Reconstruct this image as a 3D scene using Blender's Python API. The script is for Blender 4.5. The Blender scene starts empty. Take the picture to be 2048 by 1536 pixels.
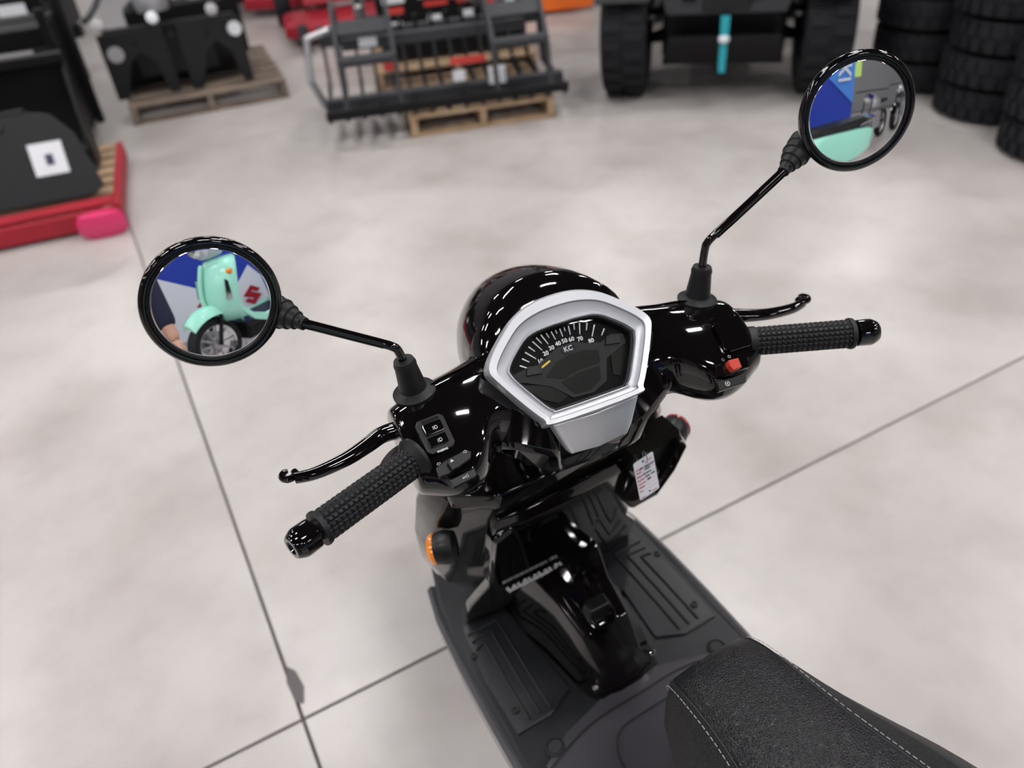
import bpy, bmesh, math, random
from mathutils import Vector, Matrix
from math import sin, cos, pi, radians
random.seed(7)
sc = bpy.context.scene
C = sc.collection

# ---------------------------------------------------------------- camera, world, exposure
cd = bpy.data.cameras.new('camera')
cam = bpy.data.objects.new('camera', cd); C.objects.link(cam)
FPX = 1570.0
cd.sensor_width = 36.0; cd.lens = 36.0*FPX/2048.0
cd.clip_start = 0.02; cd.clip_end = 100
d = Vector((196.0, 2082.0, FPX)).normalized()          # down, in camera axes (x right, y down, z forward)
fw = (Vector((0, 0, 1)) - d.z*d).normalized()
rt = d.cross(fw)
if rt.x < 0: rt = -rt
R = Matrix((rt, fw, -d))                                # camera axes -> world
Rb = R @ Matrix(((1, 0, 0), (0, -1, 0), (0, 0, -1)))    # blender camera axes
cam.matrix_world = Matrix.Translation((0, 0, 1.555)) @ Rb.to_4x4()
cd.dof.use_dof = True
cd.dof.focus_distance = 0.80
cd.dof.aperture_fstop = 3.6
sc.camera = cam

w = bpy.data.worlds.new('world'); sc.world = w; w.use_nodes = True
w.node_tree.nodes['Background'].inputs[0].default_value = (.75, .78, .85, 1)
w.node_tree.nodes['Background'].inputs[1].default_value = .25
sc.view_settings.view_transform = 'Standard'; sc.view_settings.look = 'None'
sc.view_settings.gamma = 1.0; sc.view_settings.use_curve_mapping = False
sc.view_settings.exposure = 0.0
sc.cycles.use_denoising = True
sc.cycles.max_bounces = 8
sc.cycles.sample_clamp_indirect = 8
LAMP = 104.0                                            # brightness of the ceiling lamps

# ---------------------------------------------------------------- materials
def mat(name, col, rough=.5, metal=0, coat=0, spec=.5, emit=None, es=0, bump=None, noise=None, trans=0, ior=1.45):
    m = bpy.data.materials.new(name); m.use_nodes = True
    nt = m.node_tree; b = nt.nodes['Principled BSDF']
    b.inputs['Base Color'].default_value = (*col, 1)
    b.inputs['Roughness'].default_value = rough
    b.inputs['Metallic'].default_value = metal
    b.inputs['Coat Weight'].default_value = coat
    b.inputs['Coat Roughness'].default_value = .02
    b.inputs['Specular IOR Level'].default_value = spec
    b.inputs['Transmission Weight'].default_value = trans
    b.inputs['IOR'].default_value = ior
    if emit: b.inputs['Emission Color'].default_value = (*emit, 1); b.inputs['Emission Strength'].default_value = es
    tc = nt.nodes.new('ShaderNodeTexCoord')
    if noise:                                           # (scale, second colour, low, high)
        n = nt.nodes.new('ShaderNodeTexNoise'); n.inputs['Scale'].default_value = noise[0]; n.inputs['Detail'].default_value = 5
        r = nt.nodes.new('ShaderNodeValToRGB')
        r.color_ramp.elements[0].position = noise[2]; r.color_ramp.elements[1].position = noise[3]
        r.color_ramp.elements[0].color = (*col, 1); r.color_ramp.elements[1].color = (*noise[1], 1)
        nt.links.new(tc.outputs['Object'], n.inputs['Vector']); nt.links.new(n.outputs['Fac'], r.inputs['Fac'])
        nt.links.new(r.outputs['Color'], b.inputs['Base Color'])
    if bump:                                            # (kind, scale, strength, distance)
        if bump[0] == 'voronoi':
            n = nt.nodes.new('ShaderNodeTexVoronoi'); n.feature = 'DISTANCE_TO_EDGE'; out = 'Distance'
        else:
            n = nt.nodes.new('ShaderNodeTexNoise'); n.inputs['Detail'].default_value = 3; out = 'Fac'
        n.inputs['Scale'].default_value = bump[1]
        bp = nt.nodes.new('ShaderNodeBump'); bp.inputs['Strength'].default_value = bump[2]; bp.inputs['Distance'].default_value = bump[3]
        nt.links.new(tc.outputs['Object'], n.inputs['Vector'])
        nt.links.new(n.outputs[out], bp.inputs['Height']); nt.links.new(bp.outputs['Normal'], b.inputs['Normal'])
    return m

M = {}
M['gloss'] = mat('black_gloss', (.0025, .0018, .0022), .06, coat=.6, spec=.45)
M['gloss_reflect_tint'] = mat('black_gloss_side', (.010, .009, .008), .10, coat=.5)  # same black gloss, lighter and browner to paint in the reflected floor
M['skirt'] = mat('side_skirt_gloss', (.07, .073, .08), .22, coat=.3)  # grey base paints in the floor's reflection on the black skirt
M['badge'] = mat('badge_silver', (.75, .75, .76), .3, metal=.4)
M['rubber'] = mat('rubber', (.0085, .009, .0105), .46, spec=.35)
M['plastic'] = mat('matte_plastic', (.006, .006, .007), .36, spec=.35, bump=('noise', 1200, .15, .0003))
M['floorplastic'] = mat('floor_plastic', (.010, .011, .014), .40, spec=.4, bump=('noise', 1500, .2, .0003))
M['greyplastic'] = mat('grey_plastic', (.042, .040, .047), .36, spec=.4, bump=('noise', 1500, .2, .0003))
M['groove'] = mat('groove_dark', (.006, .006, .008), .6)
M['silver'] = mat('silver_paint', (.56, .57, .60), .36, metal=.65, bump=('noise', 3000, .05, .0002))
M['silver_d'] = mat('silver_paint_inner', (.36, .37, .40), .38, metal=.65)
M['chrome'] = mat('chrome', (.85, .85, .86), .06, metal=1)
M['mirror'] = mat('mirror_glass', (.92, .93, .95), .0, metal=1)
M['steel'] = mat('steel', (.35, .35, .36), .3, metal=1)
M['dial'] = mat('dial_black', (.003, .003, .004), .55, spec=.12)
M['dial_grey'] = mat('dial_grey', (.016, .017, .019), .5, spec=.25)
M['lcd'] = mat('lcd_screen', (.005, .006, .005), .3, spec=.2)
M['white'] = mat('white_print', (.75, .75, .76), .5)
M['teal'] = mat('teal_print', (.05, .55, .45), .5)
M['yellow'] = mat('yellow_needle', (.75, .55, .05), .5)
M['orange'] = mat('amber_lens', (.85, .26, .02), .15, coat=.5)
M['redlens'] = mat('red_lens', (.25, .02, .015), .2)
M['redsw'] = mat('red_switch', (.42, .035, .02), .35)
M['leather'] = mat('black_leather', (.0055, .0052, .007), .40, bump=('voronoi', 360, .9, .0018), spec=.45)
M['leather_s'] = mat('black_leather_side', (.009, .0095, .0105), .46, bump=('voronoi', 330, .8, .0016), spec=.32)
M['thread'] = mat('grey_thread', (.30, .31, .33), .7)
M['paper'] = mat('paper_tag', (.80, .83, .88), .5)
M['redink'] = mat('red_ink', (.55, .08, .14), .6)
M['ink'] = mat('blue_black_ink', (.05, .05, .10), .6)
M['gauge_glass'] = mat('gauge_glass', (1, 1, 1), .02, trans=1, ior=1.12, spec=.5)
def thin_glass():
    m = bpy.data.materials.new('thin_gauge_glass'); m.use_nodes = True; nt = m.node_tree; nt.nodes.clear()
    o = nt.nodes.new('ShaderNodeOutputMaterial'); t = nt.nodes.new('ShaderNodeBsdfTransparent'); g = nt.nodes.new('ShaderNodeBsdfGlossy')
    g.inputs['Roughness'].default_value = .03; f = nt.nodes.new('ShaderNodeFresnel'); f.inputs['IOR'].default_value = 1.13
    x = nt.nodes.new('ShaderNodeMixShader'); nt.links.new(f.outputs[0], x.inputs[0]); nt.links.new(t.outputs[0], x.inputs[1]); nt.links.new(g.outputs[0], x.inputs[2])
    nt.links.new(x.outputs[0], o.inputs['Surface']); return m
M['gauge_glass'] = thin_glass()
# showroom
M['ceiling'] = mat('ceiling_dark', (.02, .02, .022), .8)
M['wall'] = mat('wall_paint', (.20, .20, .21), .8, noise=(.4, (.26, .26, .27), .3, .7))
M['lamp'] = mat('lamp_diffuser', (1, 1, 1), .5, emit=(1, .975, .965), es=LAMP)
M['lampbody'] = mat('lamp_body', (.7, .7, .7), .5)
M['joint'] = mat('joint_filler', (.12, .11, .11), .8)
M['wood'] = mat('pallet_wood', (.42, .30, .19), .8, noise=(9, (.30, .20, .12), .3, .7))
M['woodold'] = mat('weathered_wood', (.12, .095, .08), .85, noise=(7, (.23, .175, .13), .3, .7))
M['redwood'] = mat('red_painted_wood', (.38, .012, .028), .6, noise=(6, (.28, .01, .02), .3, .7))
M['pinkplug'] = mat('pink_wrap', (.62, .03, .13), .3, coat=.4)
M['blacksteel'] = mat('black_powder_coat', (.005, .005, .006), .45, spec=.3)
M['greysteel'] = mat('grey_powder_coat', (.036, .038, .044), .5, spec=.35)
M['darkgrey'] = mat('dark_grey_paint', (.012, .013, .015), .45, spec=.35)
M['tyre'] = mat('tyre_rubber', (.008, .009, .012), .65, spec=.35, bump=('noise', 60, .3, .003))
M['label'] = mat('label_white', (.72, .74, .78), .5)
M['labelgrey'] = mat('label_grey', (.38, .37, .38), .5)
M['red'] = mat('red_paint', (.30, .012, .025), .35)
M['redorange'] = mat('red_orange_sticker', (.55, .05, .04), .5)
M['orangep'] = mat('orange_paint', (.85, .16, .02), .5)
M['strap'] = mat('teal_strap', (.02, .35, .42), .6)
M['mint'] = mat('mint_paint', (.36, .78, .64), .15, coat=.6)
M['blue'] = mat('banner_blue', (.010, .035, .33), .6)
M['lightblue'] = mat('banner_light_blue', (.05, .20, .60), .6)
M['bwhite'] = mat('banner_white', (.58, .61, .68), .6)
M['denim'] = mat('denim', (.03, .05, .12), .85, bump=('noise', 400, .2, .001))
M['navy'] = mat('navy_cloth', (.012, .014, .04), .85)
M['skin'] = mat('skin', (.55, .32, .23), .5)
M['hair'] = mat('hair', (.03, .02, .015), .6)
M['hivis'] = mat('yellow_green', (.60, .85, .22), .5)
M['alu'] = mat('grey_metal', (.4, .4, .42), .4, metal=.6)

# polished concrete: mottled, with worn sheen
def concrete():
    m = bpy.data.materials.new('polished_concrete'); m.use_nodes = True
    nt = m.node_tree; b = nt.nodes['Principled BSDF']; N = nt.nodes.new; L = nt.links.new
    tc = N('ShaderNodeTexCoord')
    def noise(s, det, rough=.55):
        n = N('ShaderNodeTexNoise'); n.inputs['Scale'].default_value = s; n.inputs['Detail'].default_value = det
        n.inputs['Roughness'].default_value = rough; L(tc.outputs['Object'], n.inputs['Vector']); return n
    a = noise(1.1, 6); r = N('ShaderNodeValToRGB'); L(a.outputs['Fac'], r.inputs['Fac'])
    r.color_ramp.elements[0].position = .32; r.color_ramp.elements[0].color = (.375, .350, .338, 1)
    r.color_ramp.elements[1].position = .68; r.color_ramp.elements[1].color = (.495, .466, .453, 1)
    b2 = noise(7, 8, .65); r2 = N('ShaderNodeValToRGB'); L(b2.outputs['Fac'], r2.inputs['Fac'])
    r2.color_ramp.elements[0].position = .30; r2.color_ramp.elements[0].color = (.80, .79, .78, 1)
    r2.color_ramp.elements[1].position = .55; r2.color_ramp.elements[1].color = (1, 1, 1, 1)
    mx = N('ShaderNodeMix'); mx.data_type = 'RGBA'; mx.blend_type = 'MULTIPLY'; mx.inputs[0].default_value = .5
    L(r.outputs['Color'], mx.inputs[6]); L(r2.outputs['Color'], mx.inputs[7])
    L(mx.outputs[2], b.inputs['Base Color'])
    st = noise(2.3, 3); r3 = N('ShaderNodeValToRGB'); L(st.outputs['Fac'], r3.inputs['Fac'])
    r3.color_ramp.elements[0].position = .34; r3.color_ramp.elements[0].color = (.80, .73, .71, 1)
    r3.color_ramp.elements[1].position = .50; r3.color_ramp.elements[1].color = (1, 1, 1, 1)
    mx2 = N('ShaderNodeMix'); mx2.data_type = 'RGBA'; mx2.blend_type = 'MULTIPLY'; mx2.inputs[0].default_value = .42
    L(mx.outputs[2], mx2.inputs[6]); L(r3.outputs['Color'], mx2.inputs[7]); L(mx2.outputs[2], b.inputs['Base Color'])
    c = noise(3.0, 4); mr = N('ShaderNodeMapRange'); L(c.outputs['Fac'], mr.inputs[0])
    mr.inputs[3].default_value = .25; mr.inputs[4].default_value = .36; L(mr.outputs[0], b.inputs['Roughness'])
    b.inputs['Specular IOR Level'].default_value = .6
    return m
M['concrete'] = concrete()

# ---------------------------------------------------------------- helpers
class MB:
    def __init__(s): s.bm = bmesh.new()
    def box(s, c, size, rot=None, taper=None):
        hx, hy, hz = [v/2 for v in size]; vs = []
        for z in (-hz, hz):
            k = taper if (taper and z > 0) else 1
            for x, y in ((-hx, -hy), (hx, -hy), (hx, hy), (-hx, hy)):
                v = Vector((x*k, y*k, z))
                if rot is not None: v = rot @ v
                vs.append(s.bm.verts.new(v + Vector(c)))
        for f in ((3, 2, 1, 0), (4, 5, 6, 7), (0, 1, 5, 4), (1, 2, 6, 5), (2, 3, 7, 6), (3, 0, 4, 7)):
            s.bm.faces.new([vs[i] for i in f])
        return s
    def ring_loft(s, rings, cap=True, closed=True):
        vr = [[s.bm.verts.new(p) for p in r] for r in rings]
        n = len(rings[0])
        for a, b in zip(vr, vr[1:]):
            for i in range(n if closed else n-1):
                s.bm.faces.new((a[i], a[(i+1) % n], b[(i+1) % n], b[i]))
        if cap and closed:
            s.bm.faces.new(vr[0][::-1]); s.bm.faces.new(vr[-1])
        return s
    def tube(s, pts, rad, n=12, cap=True, flat=1.0, up=None):
        pts = [Vector(p) for p in pts]
        if not hasattr(rad, '__len__'): rad = [rad]*len(pts)
        rings = []; prev = up and Vector(up)
        for i, p in enumerate(pts):
            t = (pts[min(i+1, len(pts)-1)] - pts[max(i-1, 0)]).normalized()
            if prev is None: prev = Vector((0, 0, 1)) if abs(t.z) < .9 else Vector((1, 0, 0))
            u = (prev - t*prev.dot(t)).normalized(); v = t.cross(u); prev = u
            rings.append([p + (u*cos(2*pi*k/n)*flat + v*sin(2*pi*k/n))*rad[i] for k in range(n)])
        return s.ring_loft(rings, cap)
    def lathe(s, prof, o=(0, 0, 0), axis=(0, 0, 1), n=32, cap=True):
        a = Vector(axis).normalized(); u = a.orthogonal().normalized(); v = a.cross(u); o = Vector(o)
        return s.ring_loft([[o + a*h + (u*cos(2*pi*k/n) + v*sin(2*pi*k/n))*r for k in range(n)] for r, h in prof], cap)
    def prism(s, poly, o, ux, uy, depth):
        o, ux, uy = Vector(o), Vector(ux), Vector(uy); n = ux.cross(uy).normalized()
        r = [[o + ux*x + uy*y + n*dd for x, y in poly] for dd in (-depth/2, depth/2)]
        return s.ring_loft(r)
    def done(s, merge=False):
        if merge: bmesh.ops.remove_doubles(s.bm, verts=s.bm.verts, dist=1e-5)
        bmesh.ops.recalc_face_normals(s.bm, faces=s.bm.faces); return s.bm

MATS = {}                                                # world matrix of each object made here
def obj(name, mb, m, parent=None, W=None, smooth=True, ang=35, bev=0, sub=0, label=None):
    bm = mb.done() if isinstance(mb, MB) else mb
    me = bpy.data.meshes.new(name)
    if isinstance(bm, bmesh.types.BMesh):
        if smooth:
            for f in bm.faces: f.smooth = True
            for e in bm.edges:
                if len(e.link_faces) == 2 and e.calc_face_angle(0) > radians(ang): e.smooth = False
        bm.to_mesh(me); bm.free()
    else: me = bm
    me.materials.clear(); me.materials.append(M[m] if isinstance(m, str) else m)
    o = bpy.data.objects.new(name, me); C.objects.link(o)
    W = W or Matrix(); MATS[o.name] = W.copy()
    if parent is not None:
        o.parent = parent; o.matrix_parent_inverse = MATS[parent.name].inverted()
    o.matrix_basis = W
    if bev:
        b = o.modifiers.new('bevel', 'BEVEL'); b.width = bev; b.segments = 2; b.limit_method = 'ANGLE'; b.angle_limit = radians(30); b.harden_normals = False
    if sub:
        q = o.modifiers.new('subsurf', 'SUBSURF'); q.levels = q.render_levels = sub
    if label: o['label'] = label
    return o
def thing(name, label, cat, W=None, group=None):
    o = bpy.data.objects.new(name, None); C.objects.link(o); o.empty_display_size = .1
    W = W or Matrix(); MATS[o.name] = W.copy(); o.matrix_basis = W
    o['label'] = label; o['category'] = cat
    if group: o['group'] = group
    return o
def tag(o, label, cat, group=None):
    o['label'] = label; o['category'] = cat
    if group: o['group'] = group
    return o
def struct(o): o['kind'] = 'structure'; return o
def copy_tree(o, parent=None):
    c = o.copy(); C.objects.link(c)
    if parent: c.parent = parent
    for ch in [k for k in o.children]: copy_tree(ch, c)
    return c
def frame(o, az, lean=0):
    a, l = radians(az), radians(lean)
    X = Vector((cos(a), sin(a), 0)); Y = Vector((-sin(a), cos(a), 0)); Z = Vector((0, 0, 1))
    X2 = X*cos(l) + Z*sin(l); Z2 = Z*cos(l) - X*sin(l)
    m = Matrix((X2, Y, Z2)).transposed().to_4x4(); m.translation = Vector(o); return m
def place(x, y, z=0, rz=0): return Matrix.Translation((x, y, z)) @ Matrix.Rotation(radians(rz), 4, 'Z')
FONT = bpy.data.fonts.load('<builtin>') if '<builtin>' in bpy.data.fonts else None
def text(s, size, depth=.0003, align='CENTER', shear=0):
    cu = bpy.data.curves.new('text', 'FONT'); cu.body = s; cu.size = size; cu.extrude = depth
    cu.align_x = align; cu.align_y = 'CENTER'; cu.resolution_u = 2; cu.shear = shear; cu.offset = size*.018
    t = bpy.data.objects.new('text', cu); C.objects.link(t)
    dg = bpy.context.evaluated_depsgraph_get(); dg.update()
    me = bpy.data.meshes.new_from_object(t.evaluated_get(dg))
    bpy.data.objects.remove(t); bpy.data.curves.remove(cu)
    return me
def smooth_path(pts, n=6):
    pts = [Vector(p) for p in pts]; out = []
    for i in range(len(pts)-1):
        p0 = pts[max(i-1, 0)]; p1 = pts[i]; p2 = pts[i+1]; p3 = pts[min(i+2, len(pts)-1)]
        for k in range(n):
            t = k/n
            out.append(.5*((2*p1) + (p2-p0)*t + (2*p0-5*p1+4*p2-p3)*t*t + (3*p1-p0-3*p2+p3)*t**3))
    out.append(pts[-1]); return out

# ================================================================ SETTING
fl = struct(obj('floor', MB().box((0, 2, -.06), (30, 30, .10)), 'joint', smooth=False))
# slabs between the saw-cut joints; the joint grid crosses just left of the scooter
J = Vector((-.515, .945)); ja = radians(25.3); jx = Vector((cos(ja), sin(ja))); jy = Vector((-sin(ja), cos(ja)))
S = 3.9; g = .0035
for i in range(-4, 4):
    for k in range(-4, 4):
        mb = MB(); c = J + jx*(i+.5)*S + jy*(k+.5)*S
        mb.box((0, 0, -.005), (S-2*g, S-2*g, .01))
        o = obj('slab', mb, 'concrete', parent=fl, W=frame((c.x, c.y, 0), 25.3), smooth=False, bev=.0015)
# broken edge of the joint, a small patch
mb = MB(); mb.prism([(-.012, -.05), (.004, -.06), (.016, -.02), (.010, .03), (-.004, .05), (-.016, .01)], (-.548, 1.035, .0004), (cos(ja), sin(ja), 0), (-sin(ja), cos(ja), 0), .0008)
struct(obj('trim_1', mb, 'joint', smooth=False))
struct(obj('ceiling', MB().box((0, 2, 6.55), (30, 30, .1)), 'ceiling', smooth=False))
struct(obj('wall_front', MB().box((0, 17.05, 3.25), (30, .1, 6.6)), 'wall', smooth=False))
struct(obj('wall_back', MB().box((0, -13.05, 3.25), (30, .1, 6.6)), 'wall', smooth=False))
struct(obj('wall_left', MB().box((-15.05, 2, 3.25), (.1, 30, 6.6)), 'wall', smooth=False))
struct(obj('wall_right', MB().box((15.05, 2, 3.25), (.1, 30, 6.6)), 'wall', smooth=False))
for i in range(6):
    for k in range(5):
        x, y = -11.2+i*4.4, (-8.8, -1.8, 1.7, 5.2, 12.2)[k]  # the middle row is added, to brighten the near floor
        t = thing('ceiling_light', 'long white lamp hanging under the dark showroom ceiling', 'lamp', place(x, y, 6.2, 20), 'lamps under the ceiling')
        obj('housing', MB().box((0, 0, .06), (1.2, .34, .06)), 'lampbody', t, MATS[t.name], smooth=False)
        obj('diffuser', MB().box((0, 0, .02), (1.1, .28, .02)), 'lamp', t, MATS[t.name], smooth=False)
        obj('hanger', MB().box((0, 0, .20), (.02, .02, .22)), 'lampbody', t, MATS[t.name], smooth=False)

# ================================================================ BLACK SCOOTER
BAR = frame((.1055, .629, 0), 21.4)
BODY = frame((.1322, .7516, .0024), 25, 4)
sp = thing('scooter', 'glossy black scooter with round mirrors and silver framed dial, in the foreground', 'scooter', frame((.1322, .7516, 0), 25))
def bar(name, mb, m, parent=None, **k): return obj(name, mb, m, parent or sp, BAR, **k)
def body(name, mb, m, parent=None, **k): return obj(name, mb, m, parent or sp, BODY, **k)

# ---- legshield and lower body (body frame)
def rr(hw, yb, yf, z, tw=1.0):
    # ring: flat rear face, curved sides, pointed front
    pts = [(-hw*.35, yb), (0, yb), (hw*.35, yb), (hw*.66, yb+.002), (hw*.985, yb+.040), (hw*1.03, yb+(yf-yb)*.45), (hw*.80, yb+(yf-yb)*.75), (hw*.35, yf-.01), (0, yf),
           (-hw*.35, yf-.01), (-hw*.80, yb+(yf-yb)*.75), (-hw*1.03, yb+(yf-yb)*.45), (-hw*.985, yb+.040), (-hw*.66, yb+.002)]
    return [(x, y, z) for x, y in pts]
mb = MB()
mb.ring_loft([rr(.150, .150, .26, .52), rr(.178, .122, .27, .585), rr(.194, .098, .26, .66), rr(.195, .065, .25, .74),
              rr(.184, .036, .24, .815), rr(.168, .020, .225, .857), rr(.160, .026, .215, .866)])
shield = body('leg_shield', mb, 'gloss_reflect_tint', ang=50, bev=.004)
# rear inner panel, glossy black, with shelf lip
mb = MB()
def pan(z, hw, y, c=.012): return [(-hw, y, z), (-hw*.6, y-c, z), (0, y-c*1.3, z), (hw*.6, y-c, z), (hw, y, z), (hw*.98, y+.02, z), (0, y+.02, z), (-hw*.98, y+.02, z)]
mb.ring_loft([pan(.455, .165, .165), pan(.50, .166, .145), pan(.545, .158, .126), pan(.60, .128, .103), pan(.66, .126, .082), pan(.75, .126, .050), pan(.795, .120, .034, .010), pan(.812, .112, .034, .004)])
ip = body('inner_panel', mb, 'gloss', ang=50, bev=.003)
mb = MB()   # shelf on top of the shield
mb.ring_loft([[(-.164, .052, z), (-.112, .014, z), (-.05, .012, z-.002), (.02, .020, z-.004), (.075, .034, z-.004), (.082, .20, z), (-.14, .20, z)] for z in (.846, .876)])
body('top_shelf', mb, 'gloss', ang=40, bev=.006)
# glove box door
mb = MB()
poly = [(-.126, .775), (-.10, .790), (-.045, .782), (-.005, .752), (.045, .742), (.062, .70), (.052, .60), (.02, .555), (-.10, .570), (-.132, .64)]
def shy(z): return .025 + (.847-z)/(.847-.475)*.124
rings = []
for off, k in ((.006, 1.0), (-.013, 1.0), (-.019, .95), (-.019, .5)):
    cx, cz = -.035, .67
    rings.append([(cx+(x-cx)*k, shy(cz+(z-cz)*k)+off, cz+(z-cz)*k) for x, z in poly])
mb.ring_loft(rings)
door = body('glove_box_door', mb, 'gloss', ang=30, bev=.0015)
# chrome script badge on the door: illegible slanted strokes
mb = MB()
x = -.104
for k in range(11):
    z = .632 - (x+.104)*.10
    zz = z - .030
    hgt = .014 if k % 3 else .019
    wdt = .0045
    mb.box((x, shy(zz)-.0262, zz), (wdt, .004, hgt*.55), Matrix.Rotation(radians(28 if k % 2 else -22), 3, 'Y'))
    mb.box((x+.004, shy(zz)-.0262, zz-.004), (.006, .003, .0022))
    x += .0092
badge = body('badge', mb, 'badge', parent=door)
mb = MB().tube([(-.038, .044, .800), (-.030, .028, .796), (-.012, .026, .792), (-.004, .042, .789)], .0035, 8)
body('door_catch', mb, 'gloss', parent=door)
# ignition recess, right side
mb = MB()
fr_o = [(.078, .842), (.150, .852), (.176, .80), (.170, .735), (.150, .675), (.105, .672), (.080, .72)]
cx, cz = .126, .765
def rec(k, off): return [(cx+(x-cx)*k, shy(cz+(z-cz)*k)+off, cz+(z-cz)*k) for x, z in fr_o]
mb.ring_loft([rec(1.0, .01), rec(1.0, -.026), rec(.94, -.032), rec(.84, -.026), rec(.80, -.004)], cap=False)
body('ignition_frame', mb, 'gloss_reflect_tint', ang=40)
body('recess', MB().ring_loft([rec(.86, -.010), rec(.86, -.0075)]), 'dial', ang=40)
lk = body('ignition_lock', MB().lathe([(.0, -.004), (.016, -.004), (.018, 0), (.018, .022), (.0135, .026), (.013, .023), (0, .023)], (.097, .030, .792), (0, -.8, .55), 28), 'steel')
# tunnel between the boards
def tn(y, z0, z1, w0, w1): return [(-w0, y, z0), (-w1-.018, y, z0+(z1-z0)*.55), (-w1, y, z1-.008), (-w1*.5, y, z1), (w1*.5, y, z1), (w1, y, z1-.008), (w1+.018, y, z0+(z1-z0)*.55), (w0, y, z0)]
mb = MB().ring_loft([tn(.18, .44, .62, .10, .075), tn(.10, .44, .60, .098, .062), tn(.04, .44, .575, .086, .046), tn(-.02, .44, .555, .077, .040), tn(-.055, .44, .51, .070, .036), tn(-.080, .44, .465, .062, .034), tn(-.085, .44, .455, .058, .03)])
tun = body('tunnel_cover', mb, 'gloss', ang=25, bev=.002)
mb = MB().box((0, .0, .572), (.044, .030, .024), taper=.75)
hk = body('bag_hook', mb, 'plastic', bev=.003)
body('catch', MB().tube([(-.018, -.014, .572), (-.014, -.026, .560), (0, -.030, .556), (.014, -.026, .560), (.018, -.014, .572)], .0035, 8), 'gloss', parent=hk)
for sx in (-1, 1):
    body('bolt', MB().lathe([(0, 0), (.005, 0), (.005, .004), (.003, .006), (0, .006)], (sx*.052, -.062, .485), (0, -.5, .8), 12), 'chrome', parent=tun)
# shoulder panels beside the tunnel foot (lower grey mouldings)
# ---- floor boards
def slab_loft(mb, left, right, z0s, z1s): pass
mb = MB()
st = [(.300, .165, .50), (.22, .188, .475), (.15, .196, .462), (.05, .198, .460), (-.03, .196, .460), (-.10, .198, .460), (-.16, .190, .468), (-.22, .165, .50), (-.26, .14, .56), (-.29, .12, .64)]
mb.ring_loft([[(-w_, y, z-.03), (-w_, y, z-.004), (-w_+.006, y, z), (0, y, z), (w_-.006, y, z), (w_, y, z-.004), (w_, y, z-.03), (0, y, z-.05)] for y, w_, z in st])
fb = body('floor_board', mb, 'floorplastic', ang=30)
# grey rear plateau in front of the seat
mb = MB()
st = [(-.070, .05, .4640), (-.088, .12, .4655), (-.115, .170, .468), (-.16, .165, .474), (-.21, .15, .500), (-.25, .13, .55), (-.285, .11, .64), (-.30, .10, .70)]
mb.ring_loft([[(-w_, y, z-.03), (-w_, y, z-.003), (-w_+.01, y, z), (-.5*w_, y, z+.002), (.5*w_, y, z+.002), (w_-.01, y, z), (w_, y, z-.003), (w_, y, z-.03)] for y, w_, z in st])
body('rear_step', mb, 'greyplastic', ang=30)
for sx in (-1, 1):
    mb = MB()       # rubber mat with raised ribs
    poly = [(-.172, .165), (-.105, .150), (-.098, .06), (-.090, -.035), (-.125, -.052), (-.182, -.052), (-.184, .06)]
    mb.ring_loft([[(-sx*x*k + (sx*-.14*(1-k))*-1*-1, y*k+.05*(1-k), z) for x, y in poly] for k, z in ((1, .4595), (1, .4630), (.96, .4645))])
    mt = body('foot_mat', mb, 'floorplastic', ang=20)
    for q in range(3):
        x0 = .114+q*.018
        mb2 = MB().tube([(sx*(x0-.004+.010), -.042, .4650), (sx*(x0+.006), .02, .4650), (sx*(x0+.004), .138-q*.014, .4650), (sx*(.172), .148-q*.016-.01, .4650)], .0022, 6)
        body('rib', mb2, 'groove', parent=mt)
    body('screw', MB().lathe([(0, 0), (.006, 0), (.006, .003), (.003, .003), (.003, .001), (0, .001)], (sx*.168, -.018, .4645), (0, 0, 1), 12), 'groove', parent=mt)
    body('screw', MB().lathe([(0, 0), (.006, 0), (.006, .003), (.003, .003), (.003, .001), (0, .001)], (sx*.180, .100, .4625), (0, 0, 1), 12), 'groove', parent=mt)
    # round plugs on the rear step
    body('plug', MB().lathe([(.0145, 0), (.0145, .0015), (.0125, .0030), (.011, .0012), (.0095, .0012), (.009, .0024), (0, .0024)], (sx*.146, -.100, .4665), (0, 0, 1), 24, cap=False), 'groove')
    # side skirt
    mb = MB().ring_loft([[(sx*(w0), y, .458), (sx*(w0+.007), y, .452), (sx*(w0+.006), y, .40), (sx*(w0-.03), y, .34), (sx*(w0-.05), y, .34), (sx*(w0-.03), y, .44)]
                         for y, w0 in ((.27, .185), (.2, .198), (.10, .203), (0, .204), (-.10, .203), (-.2, .19), (-.3, .18))])
    body('side_skirt', mb, 'skirt', ang=30)
# belly, to close the underside
body('belly_pan', MB().ring_loft([[(-.14, y, .43), (.14, y, .43), (.10, y, .28), (-.10, y, .28)] for y in (.20, -.45)]), 'plastic', smooth=False)
# curved dark seams on the rear step
body('panel_seam', MB().tube(smooth_path([(-.17, -.125, .4715), (-.09, -.100, .4700), (0, -.098, .4700), (.09, -.100, .4700), (.17, -.125, .4715)]), .0011, 6), 'groove')
body('panel_seam', MB().tube(smooth_path([(-.075, -.26, .575), (-.085, -.19, .496), (-.06, -.135, .4765), (0, -.128, .4755), (.06, -.135, .4765), (.085, -.19, .496), (.075, -.26, .575)]), .0011, 6), 'groove')
# turn signals
for sx in (-1, 1):
    t = body('signal_housing', MB().lathe([(.0, -.006), (.020, -.004), (.023, .008), (.021, .022), (.019, .026)], (sx*.176, .052, .785), (sx*.86, .45, -.12), 24), 'plastic')
    t2 = body('signal_lens', MB().lathe([(.021, .020), (.0215, .025), (.018, .030), (0, .032)], (sx*.176, .052, .785), (sx*.86, .45, -.12), 24), 'orange' if sx < 0 else 'redlens', parent=t)

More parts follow.
